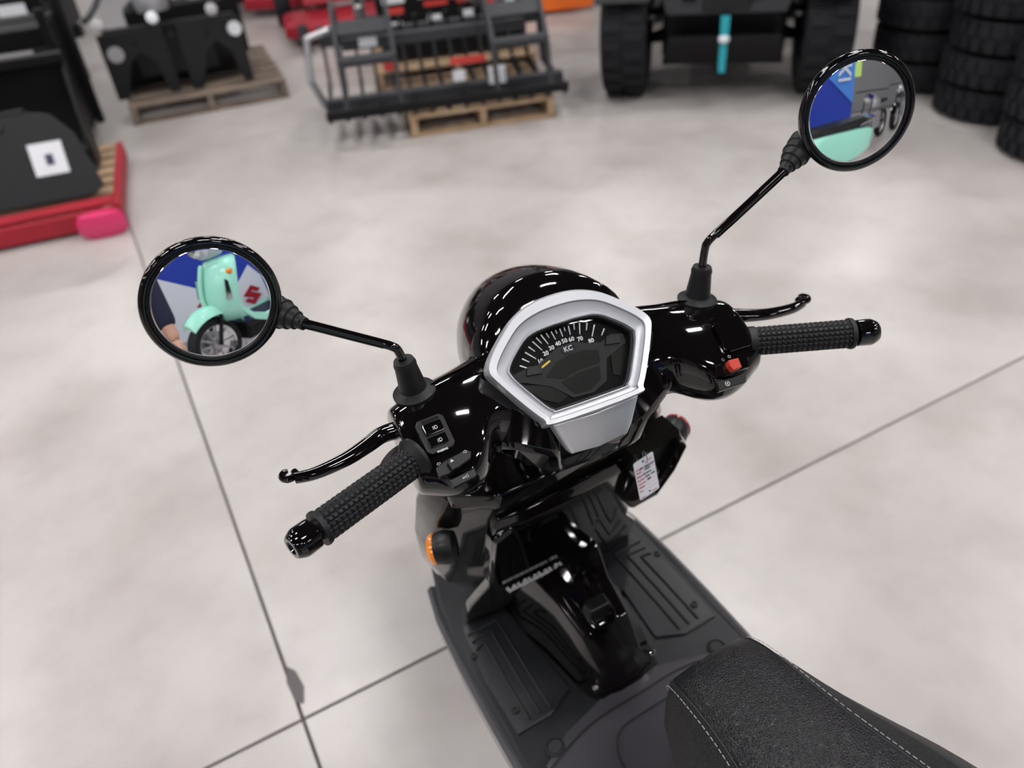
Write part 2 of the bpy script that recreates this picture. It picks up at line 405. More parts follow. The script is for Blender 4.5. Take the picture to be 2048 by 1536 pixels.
# ---- seat
def seat_ring(y, ws, wo, zt, zb, crown=.004):
    n = []
    xs = [(-ws, zt-.006), (-ws*.92, zt-.001), (-ws*.5, zt+crown*.7), (0, zt+crown), (ws*.5, zt+crown*.7), (ws*.92, zt-.001), (ws, zt-.006)]
    up = [(x, y, z) for x, z in xs]
    side_r = [(ws+(wo-ws)*.45, y, zt-.022), (ws+(wo-ws)*.8, y, zt-.048), (wo, y, zt-.08), (wo*.97, y, zb)]
    side_l = [(-x, yy, z) for x, yy, z in side_r[::-1]]
    return up + side_r + [(0, y, zb)] + side_l
seat_st = [(-.236, .030, .036, .700, .685), (-.237, .040, .048, .735, .690), (-.243, .047, .057, .762, .69), (-.256, .051, .066, .780, .69), (-.285, .054, .080, .793, .69), (-.33, .057, .098, .800, .69), (-.38, .064, .120, .802, .69),
           (-.46, .083, .158, .800, .69), (-.56, .108, .190, .793, .69), (-.68, .128, .202, .792, .70), (-.80, .132, .195, .812, .72), (-.92, .115, .165, .822, .74), (-1.00, .085, .115, .822, .76), (-1.03, .05, .07, .812, .77)]
rings = [seat_ring(*s_) for s_ in seat_st]
# denser rings by catmull
def dens(rings, n=4):
    out = []
    for j in range(len(rings[0])):
        out.append(smooth_path([r[j] for r in rings], n))
    return [[out[j][i] for j in range(len(out))] for i in range(len(out[0]))]
DR = dens(rings)
seat = body('seat', MB().ring_loft(DR), 'leather', ang=60)
seat.data.materials.append(M['leather_s'])
nn = len(rings[0])
for p in seat.data.polygons:
    js = [v % nn for v in p.vertices]
    if len(p.vertices) == 4 and min(js) >= 6: p.material_index = 1
    elif len(p.vertices) == 4 and (0 in js and nn-1 in js): p.material_index = 1
for sx, j in ((-1, 0), (1, 6)):
    path = [Vector(r[j]) + Vector((0, 0, .0005)) for r in DR[3:-4]]
    body('piping', MB().tube(path, .0016, 6), 'groove', parent=seat)
    mb = MB()
    off = Vector((sx*.0055, 0, -.0018))
    path = smooth_path([p + off for p in path[:34]], 10)
    L = 0; on = True; seg = [path[0]]
    for a, b in zip(path, path[1:]):
        L += (b-a).length; seg.append(b)
        if L > (.0038 if on else .0018):
            if on: mb.tube([seg[0], seg[-1]], .00055, 4)
            on = not on; seg = [b]; L = 0
    st_ = body('stitching', mb, 'thread', parent=seat); st_['kind'] = 'stuff'
# body under the seat, tail, wheels, fender, fork
mb = MB().ring_loft([[(-w_, y, .685), (-w_*1.05, y, .55), (-w_*.9, y, .40), (w_*.9, y, .40), (w_*1.05, y, .55), (w_, y, .685), (0, y, .70)] for y, w_ in ((-.27, .06), (-.32, .095), (-.45, .13), (-.7, .165), (-.95, .14), (-1.10, .07))])
body('rear_body', mb, 'gloss', ang=40, sub=0)
def wheel(cy, r, nm='tyre'):
    t = body('wheel', MB().lathe([(.04, -.05), (r-.07, -.045), (r-.055, -.03), (r-.055, .03), (r-.07, .045), (.04, .05)], (0, cy, r), (1, 0, 0), 40), 'alu')
    body('tyre', MB().lathe([(r-.06, -.045), (r-.02, -.052), (r-.003, -.03), (r, 0), (r-.003, .03), (r-.02, .052), (r-.06, .045)], (0, cy, r), (1, 0, 0), 48, cap=False), 'tyre', parent=t)
wheel(.50, .235); wheel(-.80, .235)
body('front_fender', MB().ring_loft([[(-.062, .50+rr_*cos(a), .235+rr_*sin(a)) for rr_ in (.255,)] + [(-.045, .50+.275*cos(a), .235+.275*sin(a)), (.045, .50+.275*cos(a), .235+.275*sin(a)), (.062, .50+.255*cos(a), .235+.255*sin(a)), (0, .50+.265*cos(a), .235+.265*sin(a))] for a in [radians(q) for q in range(20, 161, 14)]]), 'gloss', ang=40)
for sx in (-1, 1): body('fork_leg', MB().tube([(sx*.07, .50, .235), (sx*.07, .36, .50)], .018, 12), 'plastic')
body('steering_column', MB().tube([(0, .40, .42), (0, .10, 1.0)], .04, 16), 'plastic')
body('side_stand', MB().tube([(-.13, -.20, .32), (-.22, -.18, .028)], .011, 10), 'steel')

# ---- handlebar cover (bar frame)
def cov(x, yf, zf, yt, zt, yr, zr, yb, zb, yu, zu):
    return [(x, yf, zf), (x, yf+.002, (zf+zt)/2), (x, yt, zt), (x, (yt+yr)/2, (zt+zr)/2+.003), (x, yr, zr), (x, (yr+yb)/2, (zr+zb)/2), (x, yb, zb), (x, yu, zu), (x, (yu+yf)/2, min(zf, zu)-.005)]
#           x      front        top-front     rear-top      rear-edge     under
half = [(.000, .205, .98, .17, 1.060, .060, 1.000, .052, .960, .055, .900),
        (.050, .200, .98, .165, 1.060, .060, 1.000, .056, .960, .060, .900),
        (.085, .190, .98, .155, 1.058, .075, 1.030, .062, 1.000, .065, .935),
        (.112, .178, .985, .140, 1.057, .078, 1.042, .058, 1.022, .062, .965),
        (.130, .172, .985, .130, 1.058, .072, 1.045, .030, 1.022, .040, .960),
        (.150, .168, .985, .125, 1.058, .066, 1.046, .003, 1.006, .022, .955),
        (.180, .160, .985, .120, 1.056, .066, 1.046, .006, 1.008, .024, .960),
        (.203, .140, .990, .112, 1.052, .066, 1.043, .020, 1.016, .032, .970),
        (.212, .136, .994, .110, 1.049, .067, 1.041, .022, 1.015, .034, .974),
        (.2135, .128, 1.00, .105, 1.044, .068, 1.037, .032, 1.016, .042, .982)]
rings = [cov(-h[0], *h[1:]) for h in half[::-1]] + [cov(*h) for h in half[1:]]
mb = MB().ring_loft(rings)
cover = bar('handlebar_cover', mb, 'gloss', sub=2, ang=180)
for sx in (-1, 1):
    # crease ledge running from mirror to cowl
    bar('trim_line', MB().tube(smooth_path([(sx*.205, .098, 1.046), (sx*.16, .112, 1.0585), (sx*.12, .118, 1.062), (sx*.085, .125, 1.066)]), .0018, 6), 'gloss', parent=cover)
# knee panels: faceted shrouds running down beside the silver tongue
for sx in (-1, 1):
    mb = MB()
    mb.ring_loft([[(sx*x, y, z) for x, y, z in r] for r in (
        [(.048, .052, .996), (.056, .062, 1.008), (.092, .076, 1.030), (.116, .079, 1.030), (.124, .10, 1.0), (.05, .12, .98)],
        [(.046, .038, .965), (.060, .036, .972), (.098, .048, .990), (.121, .064, .988), (.122, .10, .97), (.05, .12, .96)],
        [(.040, .048, .930), (.054, .042, .936), (.070, .052, .944), (.080, .074, .950), (.08, .12, .94), (.04, .12, .93)],
        [(.026, .094, .880), (.042, .088, .884), (.052, .096, .890), (.056, .110, .894), (.055, .15, .89), (.03, .15, .88)])])
    bar('knee_shroud', mb, 'gloss', ang=25, bev=.006)
bar('column_shroud', MB().ring_loft([[(-.048, y0, z), (.048, y0, z), (.054, y0+.04, z), (.04, y0+.12, z), (-.04, y0+.12, z), (-.054, y0+.04, z)] for y0, z in ((.050, .99), (.046, .95), (.062, .915), (.095, .885), (.13, .862))]), 'gloss', ang=30, bev=.004)
# headlight cowl
rings = []
for v in range(15):
    f_ = v/14*pi*.5; r = max(cos(f_), .02); ring = []
    for u in range(40):
        b = 2*pi*u/40
        y = .146+.180*sin(f_); z = 1.018 + (.100 if sin(b) > 0 else .13)*r*sin(b) - .020*sin(f_)
        ring.append((.104*r*cos(b), y, min(z, 1.062+.9625*(y-.1)-.010)))
    rings.append(ring)
rings = [[(x, .11, min(z-.004, 1.045)) for x, y, z in rings[0]]] + rings
cowl = bar('headlight_cowl', MB().ring_loft(rings), 'gloss', ang=75)
bar('headlight_lens', MB().lathe([(.070, 0), (.066, .012), (.045, .022), (0, .026)], (0, .283, .960), (0, .93, -.37), 36), 'chrome', parent=cowl)

# ---- bezel, gauge
BZ = Vector((0, .100, 1.062)); uX = Vector((1, 0, 0)); uY = Vector((0, .72, .693)).normalized(); uN = Vector((0, -.693, .72)).normalized()
def bz(u, v, n=0): return BZ + uX*u + uY*v + uN*n
ho = [(0, .060), (.030, .057), (.056, .046), (.081, .026), (.097, .010), (.103, -.002), (.099, -.014), (.082, -.044), (.064, -.071), (.052, -.080)]
hi = [(0, .025), (.020, .0248), (.044, .021), (.066, .005), (.077, -.007), (.0775, -.013), (.072, -.026), (.053, -.057), (.046, -.064), (.038, -.066)]
def loop(h): return [(u, v) for u, v in h] + [(-u, v) for u, v in h[:0:-1]]
def mix(t, a, b): return [(p[0]*(1-t)+q[0]*t, p[1]*(1-t)+q[1]*t) for p, q in zip(a, b)]
def dl(l, n=4):
    l2 = l + l[:1]; out = []
    m_ = len(l)
    for i in range(m_):
        p0, p1, p2, p3 = [Vector((*l[(i+q) % m_], 0)) for q in (-1, 0, 1, 2)]
        for k in range(n):
            t = k/n; q = .5*((2*p1) + (p2-p0)*t + (2*p0-5*p1+4*p2-p3)*t*t + (3*p1-p0-3*p2+p3)*t**3)
            out.append((q.x, q.y))
    return out
O_, I_ = dl(loop(ho)), dl(loop(hi))
spec = [(-.005, -.012), (0.0, -.006), (.03, .001), (.10, .0045), (.42, .0035), (.46, .0005), (.50, .0), (.86, -.001), (.93, .0015), (.98, .0010), (1.0, -.004), (1.0, -.014)]
mb = MB().ring_loft([[bz(u, v, n) for u, v in mix(t, O_, I_)] for t, n in spec], cap=False)
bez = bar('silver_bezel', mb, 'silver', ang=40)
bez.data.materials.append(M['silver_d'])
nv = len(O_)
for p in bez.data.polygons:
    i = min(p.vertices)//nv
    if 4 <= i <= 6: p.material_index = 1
# tongue below the bezel
mb = MB()
def tg(z, hw, y, dip):
    return [(-hw, y+.006, z+.004), (-hw*.90, y-.001, z+.002), (-hw*.74, y+dip, z), (0, y+dip-.001, z-.003), (hw*.74, y+dip, z), (hw*.90, y-.001, z+.002), (hw, y+.006, z+.004), (hw*.9, y+.03, z+.004), (-hw*.9, y+.03, z+.004)]
mb.ring_loft([tg(.958, .034, .040, .002), tg(.960, .040, .037, .001), tg(.972, .0455, .037, .002), tg(.988, .052, .040, .003), tg(1.004, .0585, .0435, .001)])
bar('silver_tongue', mb, 'silver', ang=45, bev=.002)
# gauge
mb = MB().ring_loft([[bz(u*s_, v*s_-.0, n) for u, v in I_] for s_, n in ((.99, -.004), (.955, -.005), (.95, -.014))], cap=False)
bar('gauge_rim', mb, 'dial_grey', ang=30)
gauge = bar('gauge_face', MB().ring_loft([[bz(u*1.0, v*1.0, n) for u, v in I_] for n in (-.016, -.0145)]), 'dial', ang=30)
bar('gauge_glass', MB().ring_loft([[bz(u*.975, v*.975, n) for u, v in I_] for n in (-.0050, -.0040)]), 'gauge_glass', ang=30)
def flat(name, poly, n0, n1, m, parent=gauge): return bar(name, MB().ring_loft([[bz(u, v, n) for u, v in poly] for n in (n0, n1)]), m, parent=parent, smooth=False)
GC = Vector((0, -.048))
def pol(r, a): return (GC.x + r*cos(radians(a)), GC.y + r*sin(radians(a)))
keys = [(0, 144), (10, 131), (20, 119), (30, 109), (40, 99), (50, 90), (60, 81), (70, 70), (80, 56), (90, 37)]
for i, (v_, a) in enumerate(keys):
    for q in range(2 if i < 9 else 1):
        aa = a if q == 0 else (a+keys[i+1][1])/2
        r0 = .0600 if q == 0 else .0655
        wd = .62
        flat('tick', [pol(r0, aa-wd*.6), pol(.0745, aa-wd), pol(.0745, aa+wd), pol(r0, aa+wd*.6)], -.0145, -.0141, 'white')
def txt(name, s, u, v, n, size, m, parent, rot=0, depth=.00015):
    me = text(s, size, depth)
    T = Matrix((uX, uY, uN)).transposed().to_4x4(); T.translation = bz(u, v, n)
    o = obj(name, me, m, parent, BAR @ T @ Matrix.Rotation(radians(rot), 4, 'Z')); return o
for v_, a in keys[:-1]:
    u, v = pol(.0545, a); txt('numeral', str(v_), u, v, -.0141, .0070, 'white', gauge)
for s_, a in (('20', 124), ('40', 111), ('60', 101), ('80', 92), ('100', 82), ('120', 70), ('140', 55)):
    u, v = pol(.0470, a); flat('dot', [(u-.0007, v), (u, v-.0007), (u+.0007, v), (u, v+.0007)], -.0145, -.0141, 'teal')
    u, v = pol(.0425, a-1); txt('numeral', s_, u, v, -.0141, .0030, 'teal', gauge)
# grey centre moulding with screens
mould = [(-.074, -.012), (-.055, -.010), (-.040, -.010), (-.022, -.002), (-.012, .002), (.012, .002), (.022, -.003), (.040, -.008), (.055, -.002), (.070, -.006), (.070, -.018), (.040, -.028), (.030, -.052), (.010, -.060), (-.015, -.058), (-.035, -.038), (-.060, -.026), (-.07, -.022)]
mm = bar('centre_moulding', MB().ring_loft([[bz(u*1.0, v, n) for u, v in mould] for n in (-.0147, -.0125)]), 'dial_grey', parent=gauge, smooth=False, bev=.0006)
flat('screen', [(-.038, -.026), (-.020, -.014), (0, -.010), (.020, -.011), (.034, -.016), (.030, -.030), (0, -.030), (-.018, -.034)], -.0130, -.0120, 'lcd')
flat('screen', [(-.022, -.037), (0, -.033), (.028, -.033), (.024, -.048), (.006, -.056), (-.012, -.054)], -.0130, -.0120, 'lcd')
flat('screen', [(-.066, -.026), (-.036, -.036), (-.020, -.054), (-.034, -.058), (-.050, -.048)], -.0140, -.0132, 'lcd')
flat('screen', [(.048, -.018), (.066, -.012), (.066, -.024), (.050, -.052), (.040, -.048)], -.0140, -.0132, 'lcd')
for c_ in (-1, 1):
    cx_, cy_ = (-.048, -.015) if c_ < 0 else (.054, -.010)
    flat('button', [(cx_-.010, cy_-.003), (cx_+.008, cy_-.006), (cx_+.010, cy_+.003), (cx_-.006, cy_+.006)], -.013, -.0095, 'plastic')
ring = []
flat('needle', [(-.038, -.0155), (-.0385, -.0135), (-.026, -.009), (-.0255, -.011)], -.0125, -.0118, 'yellow')
# oval emblem
mb = MB(); n = 28
mb.ring_loft([[bz(.0088*s_*cos(2*pi*k/n), -.0035+.0056*s_*sin(2*pi*k/n), nn_) for k in range(n)] for s_, nn_ in ((1, -.0125), (1, -.0116), (.86, -.0116), (.86, -.0124))], cap=False)
lg = bar('emblem_ring', mb, 'dial_grey', parent=gauge)
txt('emblem_letters', 'KC', 0, -.0035, -.0124, .0082, 'alu', gauge)

# ---- grips, bar ends, levers, mirrors
for sx in (-1, 1):
    A = Vector((sx*.212, .0475, 1.0205)); B = Vector((sx*.318, .004, 1.020)); ax = (B-A).normalized(); Lg = (B-A).length
    # waffle pattern grip
    u0 = ax.orthogonal().normalized(); v0 = ax.cross(u0)
    nR, nC = 19, 17; rings = []
    for i in range(nR*4+1):
        s_ = i/(nR*4); gi = i % 4
        ring = []
        for k in range(nC*4):
            gk = k % 4
            h_ = .0011 if (gi not in (0,) and gk not in (0,)) else -.0009
            if i < 2 or i > nR*4-2: h_ = -.0004
            r_ = .0158 + h_; a = 2*pi*k/(nC*4)
            ring.append(A + ax*(s_*Lg) + (u0*cos(a) + v0*sin(a))*r_)
        rings.append(ring)
    g_ = bar('grip', MB().ring_loft(rings), 'rubber', ang=50)
    bar('grip_flange', MB().lathe([(.010, -.002), (.0180, -.002), (.0186, .0005), (.0180, .003), (.010, .003)], B-ax*.001, ax, 36), 'rubber', parent=g_)
    bar('grip_collar', MB().lathe([(.010, -.010), (.0235, -.008), (.0240, -.004), (.0200, 0), (.017, .003), (.010, .003)] if sx < 0 else [(.010, -.006), (.018, -.006), (.018, .002), (.010, .002)], A, ax, 36), 'rubber', parent=g_)
    be = bar('bar_end', MB().lathe([(.010, .0), (.0155, .001), (.0158, .016), (.0150, .019), (.0125, .024), (.011, .0255), (.007, .0255), (.006, .023), (0, .023)], B+ax*.006, ax, 36), 'gloss')
    bar('bar_shaft', MB().lathe([(.011, -.02), (.011, .01)], B, ax, 20), 'gloss', parent=be)
    # lever: broad root narrowing to a curled ball tip
    pth = smooth_path([(sx*.190, .092, 1.022), (sx*.208, .101, 1.022), (sx*.226, .105, 1.020), (sx*.244, .099, 1.018), (sx*.270, .091, 1.016), (sx*.303, .087, 1.015), (sx*.324, .090, 1.015)], 5)
    nR_ = len(pth); rings = []
    for i, p in enumerate(pth):
        t = (pth[min(i+1, nR_-1)]-pth[max(i-1, 0)]).normalized(); sdir = Vector((0, 0, 1)).cross(t).normalized(); up_ = t.cross(sdir)
        f_ = i/(nR_-1); wd = .0105*(1-f_)+.0055*f_ + .0020*sin(f_*pi); th = .0105*(1-f_)**1.5+.0050*f_+.002
        rings.append([p + sdir*wd*cos(2*pi*k/10)*.9 + up_*th*sin(2*pi*k/10) for k in range(10)])
    lv = bar('brake_lever', MB().ring_loft(rings), 'gloss', ang=60)
    mb = MB(); cc = Vector((sx*.3290, .0965, 1.0165)); q0 = []
    for k in range(15):
        a = radians(-110 + k*21) * sx
        q0.append(cc + Vector((sx*0 + .0068*sin(a)*1.0, -.0068*cos(a), .0)))
    mb.tube(q0, [.0038]*11+[.0036, .0034, .003, .002], 10)
    bar('lever_tip', mb, 'gloss', parent=lv)
    # rubber lever-pivot blister under the grip
    bar('lever_bracket', MB().lathe([(0, -.012), (.018, -.010), (.024, 0), (.018, .010), (0, .012)], (sx*.222, .068, 1.006), (sx*.5, .3, .8), 24), 'plastic')
    # mirror boot
    b0 = Vector((sx*.180, .116, 1.052)); b1 = Vector((sx*.1850, .117, 1.096)); ba = (b1-b0).normalized()
    bt = bar('mirror_boot', MB().lathe([(.0, -.006), (.0215, -.004), (.0235, -.001), (.0235, .0015), (.0195, .004), (.0150, .006), (.0120, .034), (.0124, .038), (.0108, .043), (.006, .044)], b0+ba*.001, ba, 32), 'rubber')
    # arm
    if sx < 0:
        mc = Vector((-.3445, .150, 1.198)); yaw, pit = 0.2, 7.9; nk = Vector((-.272, .136, 1.160)); mid = [(-.1885, .118, 1.108), (-.1935, .119, 1.1145), (-.203, .122, 1.120), (-.231, .128, 1.136)]
    else:
        mc = Vector((.3395, .076, 1.255)); yaw, pit = -18.6, 7.6; nk = Vector((.266, .092, 1.203)); mid = [(.1865, .117, 1.117), (.1895, .1165, 1.126), (.197, .1130, 1.136), (.226, .103, 1.165)]
    y_, p_ = radians(yaw), radians(pit)
    N_ = Vector((sin(y_)*cos(p_), -cos(y_)*cos(p_), sin(p_)))
    nk2 = nk
    pth = smooth_path([b1-ba*.01] + mid + [nk2 + (nk2-Vector(mid[-1])).normalized()*.004], 6)
    bar('mirror_arm', MB().tube(pth, .0048, 18), 'gloss')
    for s3 in (-1, 1):
        off = [p + Vector((0, -.0042, .0030*s3)) for p in pth[18:]]
        bar('arm_ridge', MB().tube(off, .0012, 6), 'gloss', parent=None)
    nd = (nk2-mc); nd = (nd - N_*nd.dot(N_)).normalized()
    st0 = mc - N_*.022 + nd*.054
    nax = (nk2-st0).normalized(); nl = (nk2-st0).length
    prof = [(.006, 0), (.0165, 0), (.0160, nl*.25), (.0150, nl*.27), (.0155, nl*.48), (.0138, nl*.5), (.0125, nl*.68), (.0105, nl*.7), (.0095, nl*.86), (.0075, nl*.88), (.0065, nl*1.08), (.005, nl*1.08)]
    bar('mirror_neck', MB().lathe(prof, st0, nax, 24), 'rubber')
    # shell, rim and convex glass
    sh = bar('mirror_shell', MB().lathe([(0, -.020), (.030, -.0195), (.048, -.016), (.058, -.009), (.0625, .000), (.0628, .006), (.0605, .0085), (.0570, .0080), (.0560, .004)], mc - N_*.004, N_, 72), 'gloss', ang=60)
    bar('rim_gasket', MB().lathe([(.0562, .0030), (.0562, .0072), (.0548, .0072), (.0542, .0045)], mc - N_*.004, N_, 72, cap=False), 'plastic', parent=sh)
    RC = 1.2
    pr = [(.0555*q/14, math.sqrt(RC*RC-(.0555*q/14)**2)-RC) for q in range(14, 0, -1)] + [(.0004, 0)]
    bar('mirror_glass', MB().lathe(pr, mc + N_*.0025, N_, 96), 'mirror', parent=sh, ang=180)

# ---- switchgear, left
def plate(name, c, X, Y, poly, th, m, parent=None, bev=0, label=None):
    return bar(name, MB().prism(poly, c, X, Y, th), m, parent=parent, smooth=False, bev=bev, label=label)
def rect(w_, h_, r=.2):
    a, b = w_/2, h_/2; k = min(a, b)*r
    return [(-a+k, -b), (a-k, -b), (a, -b+k), (a, b-k), (a-k, b), (-a+k, b), (-a, b-k), (-a, -b+k)]
SN = Vector((0, -.55, .84)).normalized(); SX = Vector((1, 0, 0)); SY = Vector((0, .84, .55)).normalized()
def rot2(a): return (SX*cos(radians(a)) + SY*sin(radians(a)), -SX*sin(radians(a)) + SY*cos(radians(a)))
def on_sw(x, y, h=0):                                    # a point on the sloping switch face
    P0 = Vector((.17, .04, 1.033)); z = P0.z + (y-P0.y)*.55/.84
    return Vector((x, y, z)) + SN*h
def stxt(name, s, p, size, m, parent, X, Y):
    T = Matrix((X, Y, SN)).transposed().to_4x4(); T.translation = p
    return obj(name, text(s, size, .0002), m, parent, BAR @ T)
# headlamp switch
X, Y = rot2(3)
fr_ = plate('switch_frame', on_sw(-.182, .052, .0015), X, Y, rect(.031, .038, .25), .006, 'plastic', bev=.001)
rk = plate('rocker', on_sw(-.182, .057, .0058), X, Y, rect(.020, .012, .15), .004, 'gloss', parent=fr_, bev=.0006)
rk2 = plate('rocker', on_sw(-.182, .0455, .0050), X, Y, rect(.020, .0105, .15), .004, 'gloss', parent=fr_, bev=.0006)
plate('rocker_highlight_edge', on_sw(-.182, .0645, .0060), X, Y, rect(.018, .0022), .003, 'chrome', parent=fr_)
def lamp_icon(c, parent, rays):
    pts = [(-.0005, -.0019), (.0008, -.0018), (.0017, -.0010), (.0020, 0), (.0017, .0010), (.0008, .0018), (-.0005, .0019)]
    mb = MB(); mb.tube([c + X*a + Y*b for a, b in pts + pts[:1]], .00028, 5)
    for k in range(rays): mb.tube([c + X*-.0012 + Y*(.0014-k*.0028/(rays-1)), c + X*-.0030 + Y*(.0014-k*.0028/(rays-1)-(.0006 if rays == 3 else 0))], .00024, 4)
    bar('lamp_symbol', mb, 'white', parent=parent)
lamp_icon(on_sw(-.180, .0565, .0082), fr_, 4); lamp_icon(on_sw(-.180, .0450, .0074), fr_, 3)
stxt('lettering', 'PASSING', on_sw(-.181, .0362, .0047), .0030, 'white', fr_, X, Y)
# turn switch and horn
X, Y = rot2(8)
ts = plate('turn_switch', on_sw(-.176, .0225, .0010), X, Y, [(-.020, -.006), (-.008, -.0075), (.018, -.004), (.022, .002), (.018, .0065), (-.006, .0065), (-.018, .004)], .007, 'plastic', bev=.001)
plate('slider', on_sw(-.178, .0215, .0070), X, Y, [(-.0035, -.006), (.0035, -.006), (.0045, .002), (0, .0065), (-.0045, .002)], .007, 'plastic', parent=ts, bev=.0006)
plate('symbol', on_sw(-.178, .0235, .0110), X, Y, [(-.0022, -.001), (.0022, -.001), (0, .0018)], .0006, 'alu', parent=ts)
for q, xx in ((-1, -.190), (1, -.161)):
    c = on_sw(xx, .0262 if q < 0 else .0285, .0050)
    a_ = [(q*.0022, 0), (q*.0004, .0016), (q*.0004, .0007), (-q*.0018, .0007), (-q*.0018, -.0007), (q*.0004, -.0007), (q*.0004, -.0016)]
    mb = MB(); mb.tube([c + X*u + Y*v for u, v in a_ + a_[:1]], .00022, 4); bar('arrow_symbol', mb, 'white', parent=ts)
hb = plate('horn_button', on_sw(-.172, .0080, .0010), X, Y, [(-.014, -.0045), (.012, -.0050), (.015, .0035), (-.014, .0045)], .007, 'plastic', bev=.001)
c = on_sw(-.170, .0080, .0048); mb = MB()
mb.tube([c + X*u + Y*v for u, v in ((-.0030, .0006), (.0010, .0006), (.0030, .0018), (.0030, -.0018), (.0010, -.0006), (-.0030, -.0006), (-.0030, .0006))], .00026, 4)
bar('horn_symbol', mb, 'white', parent=hb)
# right: blank panel, stop switch, starter
X, Y = rot2(-2)
plate('blank_panel', on_sw(.183, .0500, .0004), X, Y, rect(.036, .040, .2), .005, 'gloss', bev=.0012)
ss = plate('stop_switch_base', on_sw(.160, .0195, .0010), X, Y, [(-.026, -.008), (.020, -.007), (.024, .006), (.004, .008), (-.018, .006)], .006, 'gloss', bev=.001)
rs = plate('stop_switch', on_sw(.160, .0190, .0075), X, Y, [(-.006, -.0065), (.0055, -.0060), (.0065, .0055), (-.0065, .0060), (-.0075, 0)], .010, 'redsw', bev=.0008, label='red sliding stop switch')
rs.parent = ss; rs.matrix_parent_inverse = BAR.inverted()
c = on_sw(.1535, .0282, .0042); bar('symbol', MB().tube([c + X*.0015*cos(k*.5) + Y*.0015*sin(k*.5) for k in range(1, 13)], .00025, 4), 'alu', parent=ss)
c = on_sw(.1625, .0290, .0042); bar('symbol', MB().tube([c + X*.0015*cos(k*.524) + Y*.0015*sin(k*.524) for k in range(0, 13)], .0004, 4), 'alu', parent=ss)
sb = plate('starter_button', on_sw(.150, .0055, .0015), X, Y, [(-.020, -.006), (.016, -.0055), (.020, .004), (-.018, .0045)], .008, 'plastic', bev=.001)
c = on_sw(.143, .0050, .0058); mb = MB().tube([c + X*.0026*cos(k*pi/8+2.0) + Y*.0026*sin(k*pi/8+2.0) for k in range(0, 15)], .0003, 5)
mb.tube([c - Y*.0012, c + Y*.0014], .0004, 5); bar('starter_symbol', mb, 'white', parent=sb)

# ================================================================ KEY AND TAG
kt = tag(body('key', MB().box((.094, .008, .815), (.003, .012, .020)).box((.094, -.010, .822), (.009, .032, .028), Matrix.Rotation(.5, 3, 'X')), 'plastic', bev=.003), 'black headed key stuck in the ignition lock', 'key')
kt.parent = None
KT = thing('key_tag', 'white paper key tag with red print and handwriting, hanging from the ignition key', 'tag', BODY)
TX = Vector((.985, 0, .17)).normalized(); TY = Vector((-.05, .12, 1)).normalized(); TN = TX.cross(TY)
TC = Vector((.074, -.035, .836))
def tp(u, v, n=0): return TC + TX*u*.86 + TY*v*.86 + TN*n
def tobj(name, mb, m, **k): return obj(name, mb, m, KT, BODY, **k)
card = tobj('card', MB().ring_loft([[tp(u, v, n) for u, v in rect(.036, .074, .12)] for n in (-.0006, 0)]), 'paper', smooth=False)
tobj('ring', MB().tube([tp(.0035, .0365) + Vector((0, 0, .0)) + TY*.009*cos(k*pi/10)*1.0 + TN*.005*sin(k*pi/10) for k in range(21)], .0006, 6), 'steel')
for u, v in ((-.0015, .031), (.001, -.030)):
    obj('hole', MB().lathe([(0, 0), (.0016, 0), (.0016, .0002), (0, .0002)], tp(u, v, .0001), TN, 12), 'ink', card, BODY)
def ttxt(s, u, v, size, m, rot=0, shear=0):
    T = Matrix((TX, TY, TN)).transposed().to_4x4(); T.translation = tp(u, v, .0002)
    return obj('lettering', text(s, size*.86, .0001, 'LEFT', shear), m, card, BODY @ T @ Matrix.Rotation(radians(rot), 4, 'Z'))
for i, s_ in enumerate(('STOCK', 'YEAR', 'MAKE', 'MODEL', 'COLOR', 'SERIES', 'VIN')):
    v = .0215 - i*.0072 + (0.001 if i else 0)
    ttxt(s_, -.0165, v, .0038, 'redink')
    obj('rule', MB().ring_loft([[tp(u, vv, n) for u, vv in ((-.0165, v-.0026), (.0165, v-.0026), (.0165, v-.0023), (-.0165, v-.0023))] for n in (0, .0001)]), 'redink', card, BODY, smooth=False)
ttxt('KEYS', .006, .0285, .0036, 'redink'); ttxt('NOT', -.0155, -.034, .0034, 'redink'); ttxt('DATE', .005, -.033, .0034, 'redink')
ttxt('KY 000157', -.010, .0195, .0056, 'ink', 3, .3); ttxt('2020', -.002, .0145, .0050, 'ink', 0, .3); ttxt('Kymco', -.006, .0075, .0052, 'ink', 3, .3)
ttxt('Like 150', -.003, .0008, .0050, 'ink', 2, .3); ttxt('Blk', .000, -.0060, .0052, 'ink', 0, .3)

# ================================================================ BACKGROUND, PALLETS
def pallet(name, label, W, L=1.2, D=1.0, m='wood', boards=7, group=None, zs=1.0, front=None):
    t = thing(name, label, 'pallet', W, group)
    for k in range(boards):
        y = -D/2 + .05 + k*(D-.10)/(boards-1)
        mb = MB().box((0, y, .113), (L, .09, .018)); obj('deck_board', mb, (front or m) if k == 0 else m, t, W, smooth=False, bev=.002)
    for k in range(3):
        x = -L/2+.025+k*(L-.05)/2
        obj('stringer', MB().box((x, 0, .061), (.04, D, .085)), m, t, W, smooth=False, bev=.002)
    for k in range(3):
        y = -D/2 + .05 + k*(D-.10)/2
        obj('base_board', MB().box((0, y, .009), (L, .09, .018)), front or m, t, W, smooth=False, bev=.002)
    return t
def sticker(name, t, W, c, w_, h_, nrm, m='label', label=None):
    n_ = Vector(nrm).normalized(); X_ = Vector((0, 0, 1)).cross(n_).normalized() if abs(n_.z) < .9 else Vector((1, 0, 0)); Y_ = n_.cross(X_)
    return obj(name, MB().prism([(-w_/2, -h_/2), (w_/2, -h_/2), (w_/2, h_/2), (-w_/2, h_/2)], Vector(c)+n_*.002, X_, Y_, .002), m, t, W, smooth=False, label=label)
